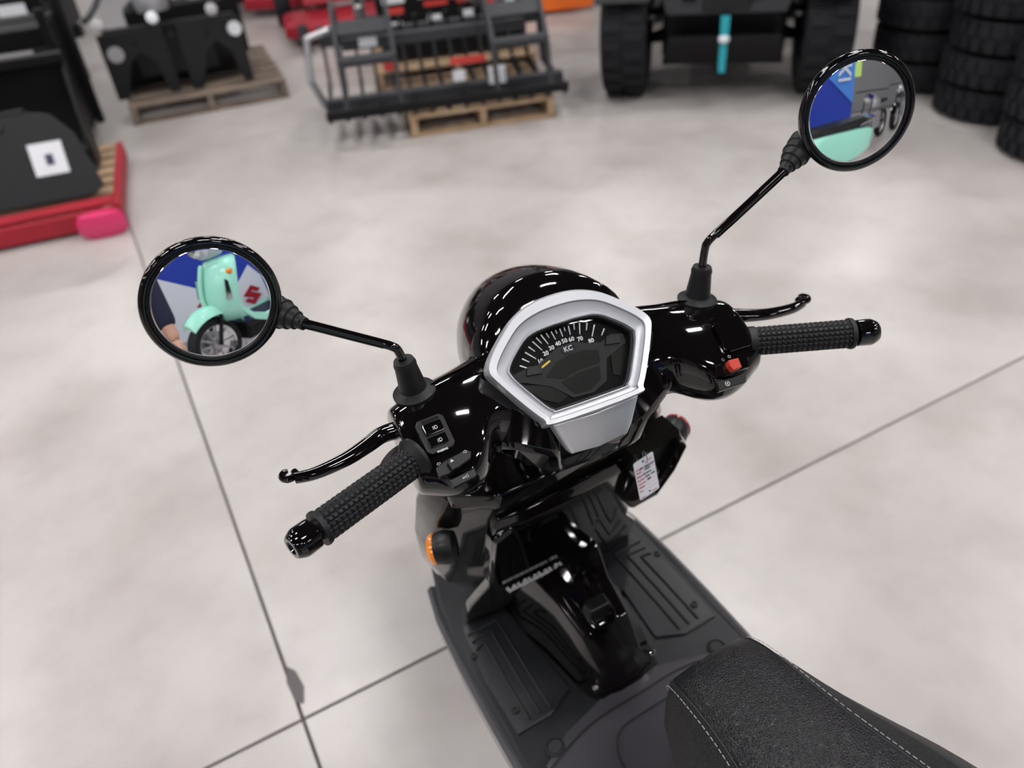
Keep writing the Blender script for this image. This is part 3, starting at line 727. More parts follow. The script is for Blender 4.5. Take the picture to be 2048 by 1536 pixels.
def bucket(label, W, L, H=.42, D=.5, m='blacksteel', gusset=True):
    """a loader bucket standing with its back to -y: curved shell, two side plates, cutting edge, top bar, mounting frame"""
    t = thing('loader_bucket', label, 'bucket', W)
    prof = [(-D*.5, H), (-D*.52, H*.55), (-D*.42, H*.18), (-D*.20, .02), (D*.5, 0)]
    prof = [(p.x, p.y) for p in smooth_path([(a, b, 0) for a, b in prof], 5)]
    th = .014; outer = prof; inner = [(a+th*.8, b+th*.8) for a, b in prof]
    ring = outer + inner[::-1]
    mb = MB().ring_loft([[(x, a, b) for a, b in ring] for x in (-L/2, L/2)])
    obj('shell', mb, m, t, W, ang=40)
    side = [(-D*.5, H), (-D*.52, H*.55), (-D*.42, H*.18), (-D*.20, .0), (D*.5, 0), (D*.42, H*.30), (-D*.10, H*.92)]
    for sx in (-1, 1):
        obj('side_plate', MB().prism(side, (sx*(L/2+.008), 0, 0), (0, 1, 0), (0, 0, 1), .016), m, t, W, smooth=False)
    obj('cutting_edge', MB().box((0, D*.5-.04, .01), (L+.03, .12, .022)), 'greysteel', t, W, smooth=False, bev=.003)
    obj('top_bar', MB().box((0, -D*.47, H+.015), (L+.02, .07, .05)), m, t, W, smooth=False, bev=.006)
    if gusset:
        for x in (-L*.28, 0, L*.28):
            obj('gusset', MB().prism([(-D*.51, H), (-D*.66, H*.9), (-D*.60, H*.35), (-D*.44, H*.2), (-D*.52, H*.55)], (x, 0, 0), (0, 1, 0), (0, 0, 1), .03), m, t, W, smooth=False)
        obj('mount_plate', MB().box((0, -D*.62, H*.62), (L*.62, .02, H*.62)), m, t, W, smooth=False, bev=.004)
    return t
# red pallet at the left edge, wrapped corner
W1 = place(-2.73, 3.885, 0, 18)
rp = pallet('pallet', 'low red painted pallet at the left edge under black attachments', W1, 1.55, .94, 'wood', 7, front='redwood')
obj('edge_board', MB().box((0, -.487, .06), (1.58, .03, .085)), 'redwood', rp, W1, smooth=False, bev=.003)
obj('edge_board', MB().box((.79, 0, .07), (.03, .98, .09)), 'redwood', rp, W1, smooth=False, bev=.003)
pk = thing('wrapped_bundle', 'pink red rounded bundle at the near corner of the red pallet', 'bundle', place(-1.88, 3.57, 0, 16))
obj('wrap', MB().ring_loft([[(.11*k*cos(a)*1.0, .045*k*sin(a), z) for a in [2*pi*q/20 for q in range(20)]] for z, k in ((0, .8), (.02, 1), (.08, 1.02), (.11, .85), (.12, .4))]), 'pinkplug', pk, MATS[pk.name])
# attachments standing on it
W2 = place(-2.53, 3.93, .136, 16)
at_ = thing('mounting_plate', 'big black steel plate with a white label leaning on the red pallet', 'attachment', W2)
tl_ = Matrix.Rotation(radians(-24), 3, 'X')
def lean(x, h, off=0): v = tl_ @ Vector((x, off, h)); return (v.x, v.y-.33, v.z)
def leanbox(c, s_): return MB().box(lean(*c), s_, tl_)
obj('plate', MB().ring_loft([[lean(x, h, off) for x, h in ((-.80, .0), (.50, .0), (.56, .04), (.50, .30), (.42, .40), (.28, .43), (-.30, .43), (-.42, .37), (-.80, .37))] for off in (0, .03)]), 'darkgrey', at_, W2, smooth=False, bev=.006)
obj('flange', leanbox((.02, .43, .06), (.60, .13, .02)), 'darkgrey', at_, W2, smooth=False, bev=.004)
obj('label_sheet', leanbox((.36, .20, -.004), (.15, .004, .15)), 'label', at_, W2, smooth=False)
obj('label_print', leanbox((.365, .195, -.008), (.035, .002, .05)), 'ink', at_, W2, smooth=False)
obj('slot', leanbox((-.25, .20, -.004), (.16, .004, .07)), 'blacksteel', at_, W2, smooth=False)
for k in range(3): obj('bolt', MB().lathe([(.018, 0), (.018, .012), (0, .014)], lean(-.05+.12*k, .37, -.004), tl_ @ Vector((0, -1, 0)), 10), 'greysteel', at_, W2)
bucket('black bucket behind the labelled plate on the red pallet', place(-2.62, 4.12, .124, 198), 1.02, .50, .30, gusset=False)
# stack of black attachments behind, upper left corner
def rack(label, W, n, m='blacksteel', labs=()):
    t = thing('attachment_crate', label, 'attachment', W)
    for sx in (-1, 1):
        for sy in (-1, 1): obj('post', MB().box((sx*.42, sy*.30, .40), (.05, .05, .80)), m, t, W, smooth=False, bev=.004)
    for k in range(n):
        z = .08 + k*.24
        obj('beam', MB().box((0, -.31, z), (.84, .04, .09)), m, t, W, smooth=False, bev=.004)
        obj('shelf_plate', MB().box((0, 0, z-.02), (.82, .60, .02)), 'dial', t, W, smooth=False)
        obj('cross_tube', MB().tube([(-.40, -.05, z+.10), (.40, .05, z+.10)], .05, 14), 'dial', t, W)
    obj('case', MB().box((0, .02, .38), (.80, .50, .64)), m, t, W, smooth=False, bev=.01)
    for x, z, w_, h_, mm_ in labs: sticker('label_sheet', t, W, (x, -.335, z), w_, h_, (0, -1, 0), mm_)
    return t
rack('black steel attachment frame with grey labels, right of two behind the red pallet', place(-2.90, 5.02, 0, 16), 3, labs=((.05, .30, .20, .09, 'labelgrey'), (.22, .56, .20, .09, 'labelgrey'), (-.30, .40, .14, .07, 'labelgrey')))
rack('black steel attachment frame with a big pale panel, at the upper left', place(-3.85, 4.95, 0, 14), 3, labs=((.22, .62, .26, .22, 'labelgrey'), (.0, .30, .22, .07, 'labelgrey'), (-.2, .80, .2, .08, 'label')))
rack('black steel attachment frame farthest back at the upper left corner', place(-3.45, 6.2, 0, 14), 3, labs=((.25, .62, .18, .10, 'label'),))
# weathered pallet with an upright black bucket
W3 = place(-2.00, 5.95, 0, 19)
pallet('pallet', 'weathered brown pallet carrying an upright black bucket', W3, 1.02, 1.15, 'woodold', 7)
W4 = place(-2.08, 5.86, .124, 16)
b2 = bucket('upright black bucket with arched mouths and pale round stickers on the weathered pallet', W4, .80, .37, .52)
for x in (-.24, .24):
    obj('arch_cheek', MB().ring_loft([[(x+dx, yy, z) for dx, z in ((-.20, .0), (-.20, .40), (.20, .40), (.20, .0), (.14, .0), (.10, .20), (.03, .27), (-.05, .22), (-.13, .0))] for yy in (-.34, -.32)]), 'darkgrey', b2, W4, smooth=False)
obj('sticker', MB().lathe([(0, 0), (.045, 0), (.045, .003), (0, .003)], (.40, -.345, .33), (0, -1, 0), 20), 'label', b2, W4)
obj('sticker', MB().lathe([(0, 0), (.05, 0), (.05, .003), (0, .003)], (-.36, -.345, .28), (0, -1, 0), 20), 'labelgrey', b2, W4)
# hydraulic clutter on top of the bucket
hy = thing('hydraulic_motor', 'grey hydraulic motor with hoses resting on the upright bucket', 'motor', place(-2.10, 5.68, .60, 16))
obj('housing', MB().lathe([(0, 0), (.10, 0), (.11, .06), (.08, .14), (.05, .16), (0, .16)], (0, 0, 0), (0, 0, 1), 20), 'alu', hy, MATS[hy.name])
obj('hose', MB().tube(smooth_path([(0, 0, .12), (.2, .0, .22), (.36, -.1, .08), (.42, -.2, .02)]), .02, 8), 'blacksteel', hy, MATS[hy.name])
obj('hose', MB().tube(smooth_path([(0, 0, .12), (-.2, .0, .20), (-.34, -.1, .06), (-.40, -.2, .02)]), .02, 8), 'greysteel', hy, MATS[hy.name])
for x, c_ in ((-.32, 'skin'), (.36, 'skin'), (0, 'label')):
    obj('cap', MB().lathe([(0, 0), (.035, 0), (.035, .05), (0, .06)], (x, -.25, -.01), (0, -1, .4), 14), 'labelgrey' if c_ == 'skin' else 'label', hy, MATS[hy.name])
W_ = place(-2.17, 6.43, .124, 19); t = thing('power_unit', 'black power unit with pale fittings at the back of the weathered pallet', 'machine', W_)
obj('case', MB().box((0, 0, .20), (.80, .20, .40)), 'blacksteel', t, W_, smooth=False, bev=.02)
for k in range(4): obj('fitting', MB().lathe([(0, 0), (.05, 0), (.045, .05), (.02, .08), (0, .08)], (-.30+.2*k, -.02, .40), (0, 0, 1), 14), ('labelgrey', 'blacksteel', 'alu', 'labelgrey')[k], t, W_)
obj('pipe', MB().tube(smooth_path([(-.35, -.10, .42), (-.1, -.14, .56), (.15, -.14, .52), (.36, -.10, .42)]), .022, 8), 'greysteel', t, W_)
# pale pallet with the grapple
W5 = place(-.08, 4.98, 0, 9)
pallet('pallet', 'pale new wood pallet under the grey grapple', W5, .86, .80, 'wood', 7)
W6 = place(-.24, 4.86, .124, 7)
gr = thing('grapple_rake', 'grey steel grapple rake with white and red stickers on the pale pallet', 'grapple', W6)
def gp(name, mb, m='greysteel', **k): return obj(name, mb, m, gr, W6, smooth=k.pop('smooth', False), **k)
gp('lower_beam', MB().box((0, -.12, .06), (1.40, .07, .07)), bev=.004)
gp('front_rail', MB().box((0, -.285, .05), (1.40, .03, .05)), 'blacksteel', bev=.004)
gp('upper_beam', MB().box((-.02, -.02, .36), (1.06, .07, .06)), bev=.004)
gp('rear_beam', MB().box((0, .42, .30), (1.40, .07, .07)), bev=.004)
for k in range(15):
    x = -.68 + k*.097
    pr_ = [(-.30, .0), (-.10, -.012), (.36, .03), (.44, .20), (.42, .38), (.37, .38), (.385, .22), (.32, .09), (-.10, .045), (-.28, .02)]
    gp('tine', MB().prism(pr_, (x, 0, .012), (0, 1, 0), (0, 0, 1), .018), 'blacksteel' if k > 1 else 'greysteel')
for sx in (-1, 1):                                       # the two clamping arms
    for q in (-1, 1):
        pr_ = [(.36, .40), (.10, .56), (-.16, .54), (-.36, .34), (-.42, .10), (-.36, .10), (-.28, .30), (-.12, .44), (.08, .46), (.34, .34)]
        gp('arm_plate', MB().prism(pr_, (sx*.42+q*.15, 0, .02), (0, 1, 0), (0, 0, 1), .022), bev=.002)
    gp('arm_link', MB().tube([(sx*.42-.15, -.33, .34), (sx*.42+.15, -.33, .34)], .03, 12), smooth=True)
    gp('arm_link', MB().box((sx*.42, -.20, .475), (.32, .09, .03), Matrix.Rotation(.7, 3, 'X')), bev=.003)
    gp('cylinder', MB().tube([(sx*.42, .40, .36), (sx*.42, .05, .60)], .035, 12), 'alu', smooth=True)
    gp('cylinder_rod', MB().tube([(sx*.42, .05, .60), (sx*.42, -.12, .56)], .018, 10), 'chrome', smooth=True)
gp('side_frame', MB().tube([(-.70, -.12, .06), (-.74, -.30, .26), (-.72, -.25, .46), (-.56, -.15, .48)], .022, 8), 'alu', smooth=True)
for x, z, w_, h_, m_ in ((-.40, .40, .10, .09, 'label'), (.30, .12, .10, .10, 'label'), (.14, .22, .20, .04, 'redorange'), (.08, .14, .07, .06, 'label'), (-.30, .24, .07, .05, 'redorange')):
    obj('sticker', MB().box((x, -.20, z+.02), (w_, .006, h_)), m_, gr, W6, smooth=False)
# stacked second attachment behind the grapple
W7 = place(-.22, 6.05, 0, 7)
pallet('pallet', 'wood pallet behind the grapple, half hidden by it', W7, 1.1, .95, 'wood', 7)
W8 = place(-.20, 6.00, .124, 7)
g2 = thing('hydraulic_attachment', 'black hydraulic attachment with rows of white and red labels behind the grapple', 'attachment', W8)
obj('frame_box', MB().box((0, 0, .22), (1.0, .5, .40)), 'blacksteel', g2, W8, smooth=False, bev=.01)
obj('boom', MB().prism([(0, 0), (.34, -.26), (.40, -.20), (.08, .10)], (.36, -.1, .62), (1, 0, 0), (0, 0, 1), .10), 'darkgrey', g2, W8, smooth=False, bev=.006)
obj('bracket', MB().box((-.30, -.1, .46), (.16, .2, .12)), 'alu', g2, W8, smooth=False, bev=.01)
obj('cylinder', MB().tube([(-.3, -.2, .46), (.2, -.25, .36)], .04, 12), 'alu', g2, W8)
for x, z, w_, h_, m_ in ((-.38, .42, .15, .09, 'label'), (-.12, .44, .20, .10, 'label'), (.16, .44, .18, .09, 'label'), (-.38, .33, .12, .04, 'redorange'), (-.10, .35, .16, .03, 'redorange'), (.14, .35, .20, .03, 'redorange'),
                       (-.40, .20, .12, .12, 'label'), (-.12, .24, .09, .08, 'label'), (.12, .24, .12, .10, 'label'), (.27, .33, .10, .20, 'redorange'), (.38, .28, .10, .16, 'label')):
    obj('label_sheet', MB().box((x, -.255, z), (w_, .006, h_)), m_, g2, W8, smooth=False)
# mowers
def mower(label, W, m='red', k=1.0):
    t = thing('ride_on_mower', label, 'mower', W)
    obj('deck', MB().ring_loft([[(x*q, y*q, z) for x, y in ((-.42, -.25), (-.25, -.36), (.25, -.36), (.42, -.25), (.42, .25), (-.42, .25))] for z, q in ((.07, 1), (.16, 1), (.19, .85))]), m, t, W, smooth=False, bev=.01)
    obj('frame_body', MB().box((0, .40, .34), (.46, .60, .22), taper=.8), m, t, W, smooth=False, bev=.02)
    obj('engine', MB().lathe([(0, 0), (.17, 0), (.18, .10), (.13, .18), (0, .19)], (0, .62, .44), (0, 0, 1), 20), 'blacksteel', t, W)
    obj('seat', MB().box((0, .28, .52), (.36, .36, .10)).box((0, .46, .70), (.36, .08, .34)), 'leather_s', t, W, smooth=False, bev=.03)
    for sx in (-1, 1):
        obj('wheel', MB().lathe([(.02, -.07), (.19, -.07), (.21, -.04), (.21, .04), (.19, .07), (.02, .07)], (sx*.40, .62, .21), (1, 0, 0), 24), 'tyre', t, W)
        obj('caster', MB().lathe([(.02, -.04), (.10, -.04), (.11, 0), (.10, .04), (.02, .04)], (sx*.28, -.50, .11), (1, 0, 0), 20), 'tyre', t, W)
        obj('lever', MB().tube([(sx*.26, .30, .50), (sx*.28, .10, .78), (sx*.05, .08, .80)], .014, 8), 'blacksteel', t, W)
    return t
mower('red ride-on mower between the weathered pallet and the grapple', place(-1.22, 7.3, 0, 12))
mower('red and black ride-on mower farther back, beyond the weathered pallet', place(-1.9, 8.7, 0, 80))
for k, (x, y, c_, l_) in enumerate(((-2.75, 7.5, 'labelgrey', 'grey engine crate behind the upright bucket'), (-.75, 8.9, 'red', 'red crate at the top edge, behind the mowers'), (-4.2, 8.2, 'blacksteel', 'black crate at the top left, behind the attachment frames'))):
    W_ = place(x, y, 0, 10); t = thing('machine_crate', l_, 'crate', W_)
    obj('body', MB().box((0, 0, .30), (.8, .5, .40)), c_, t, W_, smooth=False, bev=.02)
    obj('skid', MB().box((0, 0, .05), (.85, .12, .10)), 'blacksteel', t, W_, smooth=False)
    obj('lid', MB().box((0, 0, .51), (.84, .54, .03)), 'blacksteel' if c_ != 'blacksteel' else 'labelgrey', t, W_, smooth=False)
# orange beam base, top centre
W_ = place(.62, 7.62, 0, 6); t = thing('shelving_rack', 'orange shelving base at the top edge of the photo', 'shelving', W_)
obj('beam', MB().box((0, -.3, .09), (.75, .06, .12)), 'orangep', t, W_, smooth=False, bev=.005)
obj('beam', MB().box((0, .5, .09), (.75, .06, .12)), 'orangep', t, W_, smooth=False, bev=.005)
obj('deck', MB().box((0, .1, .155), (.72, .80, .02)), 'orangep', t, W_, smooth=False)
for sx in (-1, 1):
    for yy in (-.3, .5): obj('post', MB().box((sx*.38, yy, .75), (.06, .06, 1.5)), 'blacksteel' if sx < 0 else 'labelgrey', t, W_, smooth=False)
obj('dark_box', MB().box((0, .1, .40), (.60, .6, .45)), 'blacksteel', t, W_, smooth=False, bev=.01)

# ---- off-road vehicle
W9 = place(1.36, 4.60, 0, -15)
uv = thing('off_road_vehicle', 'dark off-road vehicle seen low from the front, teal strap on its winch', 'vehicle', W9)
def up_(name, mb, m='blacksteel', parent=None, **k): return obj(name, mb, m, parent or uv, W9, smooth=k.pop('smooth', False), **k)
for sx in (-1, 1):
    for y in (.0, 1.9):
        tr = .36
        tyb = MB().lathe([(.19, -.11), (tr-.06, -.135), (tr-.015, -.125), (tr-.004, -.07), (tr-.002, 0), (tr-.004, .07), (tr-.015, .125), (tr-.06, .135), (.19, .11)], (sx*.56, y+.30, tr), (1, 0, 0), 48, cap=False)
        for q in range(24):
            a = 2*pi*q/24
            for s2 in (-1, 1):
                aa = a + (pi/24 if s2 > 0 else 0)
                tyb.box((sx*.56+s2*.06, y+.30+cos(aa)*(tr+.004), tr+sin(aa)*(tr+.004)), (.10, .045, .018), Matrix.Rotation(aa-pi/2, 3, 'X'))
        ty = up_('tyre', tyb, 'tyre', smooth=True)
        up_('rim', MB().lathe([(0, -.02), (.06, -.02), (.17, -.06), (.20, -.10), (.20, .10), (0, .10)], (sx*.56, y+.30, tr), (sx*-1, 0, 0), 28), 'darkgrey', parent=ty, smooth=True)
up_('front_bumper', MB().ring_loft([[(x*k_, -.02+dy, z) for x, z in ((-.36, .62), (-.32, .50), (.32, .50), (.36, .62), (.36, .84), (-.36, .84))] for dy, k_ in ((0, 1), (.10, 1.02))]), 'greysteel', bev=.01)
for x in (-.20, .14): up_('bumper_opening', MB().box((x, -.025, .60), (.07, .02, .05)), 'dial')
up_('winch', MB().box((0, .02, .56), (.26, .10, .09)), 'darkgrey', bev=.01)
up_('winch_strap', MB().ring_loft([[(dx+.0, -.06, z) for dx, z in ((-.018, .20), (.018, .20), (.024, .50), (-.024, .50))] for _ in (0,)] + [[(dx, -.052, z) for dx, z in ((-.018, .20), (.018, .20), (.024, .50), (-.024, .50))]]), 'strap', label='teal pull strap')
up_('winch_hook', MB().lathe([(.012, -.02), (.03, -.01), (.03, .01), (.012, .02)], (0, -.06, .38), (0, 0, 1), 14), 'label', smooth=True)
up_('skid_plate', MB().ring_loft([[(-.34*k, y, z), (.34*k, y, z), (.34*k, y, z+.03), (-.34*k, y, z+.03)] for y, z, k in ((-.02, .36, .9), (.12, .20, 1), (1.8, .18, 1))]), 'blacksteel')  # real skid, set low so its black also stands in for the vehicle's shadow
up_('underbody', MB().box((0, 1.0, .34), (.70, 1.5, .24)), 'blacksteel'); up_('chassis', MB().box((0, 1.2, .48), (.66, 2.1, .30)), 'blacksteel', bev=.02)  # black underbody kept low to fill in the shade below the chassis
up_('hood', MB().ring_loft([[(-.50*k, y, z0), (-.44*k, y, z1), (.44*k, y, z1), (.50*k, y, z0)] for y, k, z0, z1 in ((.02, .75, .72, .90), (.30, 1, .74, 1.02), (.9, 1, .76, 1.12))]), 'darkgrey', bev=.02)
for sx in (-1, 1):
    for dy in (.12, .46):
        up_('control_arm', MB().tube([(sx*.22, dy, .36), (sx*.46, .30, .30)], .022, 10), 'blacksteel', smooth=True)
        up_('control_arm', MB().tube([(sx*.24, dy, .50), (sx*.46, .30, .45)], .018, 10), 'blacksteel', smooth=True)
    up_('shock', MB().tube([(sx*.28, .28, .80), (sx*.42, .30, .42)], .035, 12), 'alu', smooth=True)
    up_('fender', MB().ring_loft([[(sx*(.56+dx), .30+cos(a)*.44, .36+sin(a)*.44) for dx in (-.15, .15)] + [(sx*(.56+dx), .30+cos(a)*.46, .36+sin(a)*.46) for dx in (.15, -.15)] for a in [radians(q) for q in range(30, 151, 15)]]), 'darkgrey', smooth=True)
    up_('headlight', MB().box((sx*.36, .02, .80), (.16, .03, .07)), 'alu', bev=.01)
up_('cab_floor', MB().box((0, 1.5, .70), (1.2, 1.4, .10)), 'blacksteel')
for sx in (-1, 1):
    up_('cage_tube', MB().tube(smooth_path([(sx*.55, .9, .80), (sx*.50, 1.25, 1.70), (sx*.50, 2.0, 1.75), (sx*.55, 2.4, .80)]), .024, 10), 'blacksteel', smooth=True)

# ---- stacks of tyres on the right
def stack_tyre(r=.278, h_=.165):
    mb = MB().lathe([(.15, .02), (r-.06, 0), (r-.015, .012), (r, .05), (r, h_-.05), (r-.015, h_-.012), (r-.06, h_), (.15, h_-.02)], (0, 0, 0), (0, 0, 1), 48, cap=False)
    n = 26
    for q in range(n):
        for s2 in (0, 1):
            a = 2*pi*(q+.5*s2)/n
            mb.box((cos(a)*(r+.002), sin(a)*(r+.002), h_*(.30 if s2 else .70)), (.014, .040, .062), Matrix.Rotation(a, 3, 'Z'))
    return mb
base = obj('tyre', stack_tyre(), 'tyre', None, Matrix(), ang=40)
stacks = [('nearest stack, cut by the right edge', 2.72, 3.52, 4), ('second stack from the front on the right', 2.70, 4.11, 5), ('third stack, left of the others', 2.58, 4.70, 5),
          ('back stack behind the nearest one', 3.31, 3.86, 5), ('back stack behind the second one', 3.29, 4.46, 5), ('farthest stack beside the vehicle', 3.18, 5.06, 5)]
pos = ['bottom', 'second', 'third', 'fourth', 'topmost']; first = True
for nm, x, y, n in stacks:
    for k in range(n):
        o = base if first else base.copy()
        if not first: C.objects.link(o)
        first = False
        o.matrix_basis = place(x+random.uniform(-.012, .012), y+random.uniform(-.012, .012), k*.1675, random.uniform(0, 90))
        o.parent = None
        tag(o, f'{pos[k] if k < n-1 else "topmost"} black tyre of the {nm}', 'tyre', 'black tyres stacked on the right')

# ================================================================ BEHIND THE CAMERA (seen in the two mirrors)
# mint scooter, nose towards -x
W10 = place(.64, -2.02, 0, 167) @ Matrix.Scale(1.10, 4)      # local +x forward
ms = thing('mint_scooter', 'mint green scooter reflected in the round mirrors', 'scooter', W10)
def mp(name, mb, m='mint', parent=None, **k): return obj(name, mb, m, parent or ms, W10, **k)
for cx in (0, -1.28):
    wt = mp('tyre', MB().lathe([(.17, -.045), (.215, -.05), (.235, -.025), (.238, 0), (.235, .025), (.215, .05), (.17, .045)], (cx, 0, .238), (0, 1, 0), 48, cap=False), 'tyre')
    mp('rim', MB().lathe([(.172, -.045), (.16, -.035), (.16, .035), (.172, .045)], (cx, 0, .238), (0, 1, 0), 40, cap=False), 'chrome', parent=wt)
    mb = MB().lathe([(0, -.04), (.04, -.04), (.04, .04), (0, .04)], (cx, 0, .238), (0, 1, 0), 16)
    for q in range(10):
        a = 2*pi*q/10; mb.tube([(cx+.03*cos(a), 0, .238+.03*sin(a)), (cx+.165*cos(a), 0, .238+.165*sin(a))], .009, 6)
    mp('spokes', mb, 'alu', parent=wt)
    mp('disc', MB().lathe([(.05, .046), (.11, .046), (.11, .050), (.05, .050)], (cx, 0, .238), (0, 1, 0), 32, cap=False), 'steel', parent=wt)
for sy in (-1, 1): mp('fork_leg', MB().tube([(0, sy*.065, .238), (-.10, sy*.065, .50)], .016, 10), 'blacksteel')
mb = MB(); rings = []
for q in range(13):
    a = radians(46+q*9); wv = .095*(.75+.25*sin(pi*q/12))
    rings.append([(cos(a)*.28-.02, -wv, .24+sin(a)*.29-.035), (cos(a)*.30-.02, -wv*.7, .24+sin(a)*.32), (cos(a)*.31-.02, 0, .24+sin(a)*.34), (cos(a)*.30-.02, wv*.7, .24+sin(a)*.32), (cos(a)*.28-.02, wv, .24+sin(a)*.29-.035), (cos(a)*.27-.02, 0, .24+sin(a)*.28)])
mp('front_fender', MB().ring_loft(rings), ang=60)
rings = [[(xf, 0, z), (xf-.03, -hw*.4, z), (xf-.09, -hw*.85, z), (xf-.15, -hw, z), (xf-.19, -hw*.9, z), (xf-.19, hw*.9, z), (xf-.15, hw, z), (xf-.09, hw*.85, z), (xf-.03, hw*.4, z)]
         for z, hw, xf in ((.40, .15, -.10), (.50, .19, -.04), (.62, .21, -.03), (.74, .21, -.06), (.84, .19, -.10), (.90, .15, -.14), (.915, .08, -.17))]
mp('front_shield', MB().ring_loft(rings), ang=60)
mp('shield_spine', MB().tube(smooth_path([(-.03, 0, .50), (-.015, 0, .62), (-.045, 0, .76), (-.10, 0, .89)]), [.012]+[.018]*17+[.01], 10), ang=80)
mp('front_emblem', MB().lathe([(0, 0), (.018, 0), (.018, .006), (0, .006)], (-.012, 0, .55), (1, 0, 0), 16), 'ink')
for sy in (-1, 1):
    mp('side_vent', MB().ring_loft([[(-.10, sy*(.182+e), .60), (-.14, sy*(.194+e), .60), (-.15, sy*(.192+e), .74), (-.13, sy*(.185+e), .76)] for e in (0, .008)]), 'chrome')
    mp('signal_lens', MB().lathe([(0, 0), (.025, 0), (.02, .03), (0, .035)], (-.20, sy*.165, .80), (-.3, sy, 0), 16), 'orange')
    mp('lower_sweep', MB().ring_loft([[(x, sy*y0, z0), (x, sy*(y0+.02), z0-.01), (x, sy*(y0+.015), z0-.07), (x, sy*(y0-.02), z0-.07)] for x, y0, z0 in ((-.17, .165, .62), (-.22, .165, .52), (-.30, .165, .42), (-.42, .165, .36), (-.60, .165, .355), (-.78, .16, .37), (-.88, .15, .40))]), ang=60)
mp('foot_board', MB().box((-.50, 0, .325), (.56, .33, .04)), 'plastic', smooth=False, bev=.01)
mp('belly', MB().box((-.55, 0, .24), (.60, .22, .14)), 'blacksteel', smooth=False, bev=.02)
rings = [[(x, -hw, z0), (x, -hw*1.08, (z0+z1)/2), (x, -hw*.92, z1), (x, 0, z1+.02), (x, hw*.92, z1), (x, hw*1.08, (z0+z1)/2), (x, hw, z0), (x, 0, z0-.01)]
         for x, hw, z0, z1 in ((-.76, .07, .36, .66), (-.84, .13, .36, .70), (-1.0, .185, .38, .715), (-1.2, .20, .42, .72), (-1.4, .185, .46, .72), (-1.55, .15, .50, .71), (-1.66, .09, .55, .68))]
mp('rear_cowl', MB().ring_loft(rings), ang=60)
rings = [[(x, -hw, z0), (x, -hw*.9, z1), (x, 0, z1+.015), (x, hw*.9, z1), (x, hw, z0)] for x, hw, z0, z1 in ((-.72, .06, .70, .74), (-.80, .11, .71, .78), (-1.0, .135, .72, .79), (-1.3, .14, .73, .81), (-1.5, .11, .735, .82), (-1.58, .06, .74, .80))]
mp('seat', MB().ring_loft(rings), 'leather_s', ang=60)
mp('tail_light', MB().box((-1.67, 0, .62), (.03, .14, .07)), 'redlens', smooth=False, bev=.01)
mp('grab_rail', MB().tube(smooth_path([(-1.40, -.15, .76), (-1.62, -.12, .80), (-1.68, 0, .81), (-1.62, .12, .80), (-1.40, .15, .76)]), .012, 8), 'chrome')
mp('headset', MB().lathe([(0, -.13), (.09, -.11), (.115, 0), (.11, .05), (.06, .10), (0, .11)], (-.19, 0, 1.03), (1, 0, .1), 28), 'bwhite')
mp('head_lamp', MB().lathe([(.08, 0), (.06, .03), (0, .04)], (-.09, 0, 1.03), (1, 0, .1), 24), 'chrome')
mp('handlebar', MB().tube([(-.34, -.33, 1.04), (-.22, -.16, 1.04), (-.20, 0, 1.03), (-.22, .16, 1.04), (-.34, .33, 1.04)], .016, 10), 'rubber')
for sy in (-1, 1):
    mp('mirror_arm', MB().tube([(-.23, sy*.17, 1.05), (-.24, sy*.20, 1.16), (-.22, sy*.30, 1.24)], .006, 8), 'blacksteel')
    mp('mirror_shell', MB().lathe([(0, -.015), (.055, -.01), (.06, .006), (0, .008)], (-.22, sy*.34, 1.28), (-1, 0, .1), 28), 'bwhite')

# blue and white display banner
W11 = place(1.575, -3.10, 0, 3)
bn = thing('banner_wall', 'tall blue and white dealer banner behind the mint scooter, seen in the mirrors', 'banner', W11)
def bp(name, poly, y, th, m, parent=None): return obj(name, MB().prism([(-a, b) for a, b in poly], (0, y, 0), (-1, 0, 0), (0, 0, 1), th), m, parent or bn, W11, smooth=False)
bp('blue_field', [(-.925, .05), (.925, .05), (.925, 2.4), (-.925, 2.4)], 0, .03, 'blue')
bp('white_panel', [(-.925, .05), (.30, .05), (.24, .55), (.12, .72), (-.20, .42), (-.925, .86)], .02, .012, 'bwhite')
bp('light_band', [(.50, 1.42), (.925, 1.02), (.925, 2.05), (.66, 2.05)], .02, .012, 'lightblue')
me = text('SUZUKI', .25, .004)
obj('lettering', me, 'bwhite', bn, W11 @ Matrix.Translation((.79, .034, 1.72)) @ Matrix(((0, -1, 0), (0, 0, 1), (-1, 0, 0))).to_4x4())
for cx, cz, k in ((-.52, .40, .75), (.06, .34, .85)):
    S_ = [(-.5, .08), (.04, .5), (.5, .2), (.28, .08), (.05, .24), (-.02, .18), (.5, -.1), (-.04, -.5), (-.5, -.2), (-.28, -.08), (-.05, -.24), (.02, -.18)]
    bp('emblem', [(cx+a*.28*k, cz+b*.30*k) for a, b in S_], .030, .006, 'red')
obj('foot', MB().box((-.75, 0, .015), (.1, .7, .03)).box((.75, 0, .015), (.1, .7, .03)), 'blacksteel', bn, W11, smooth=False)

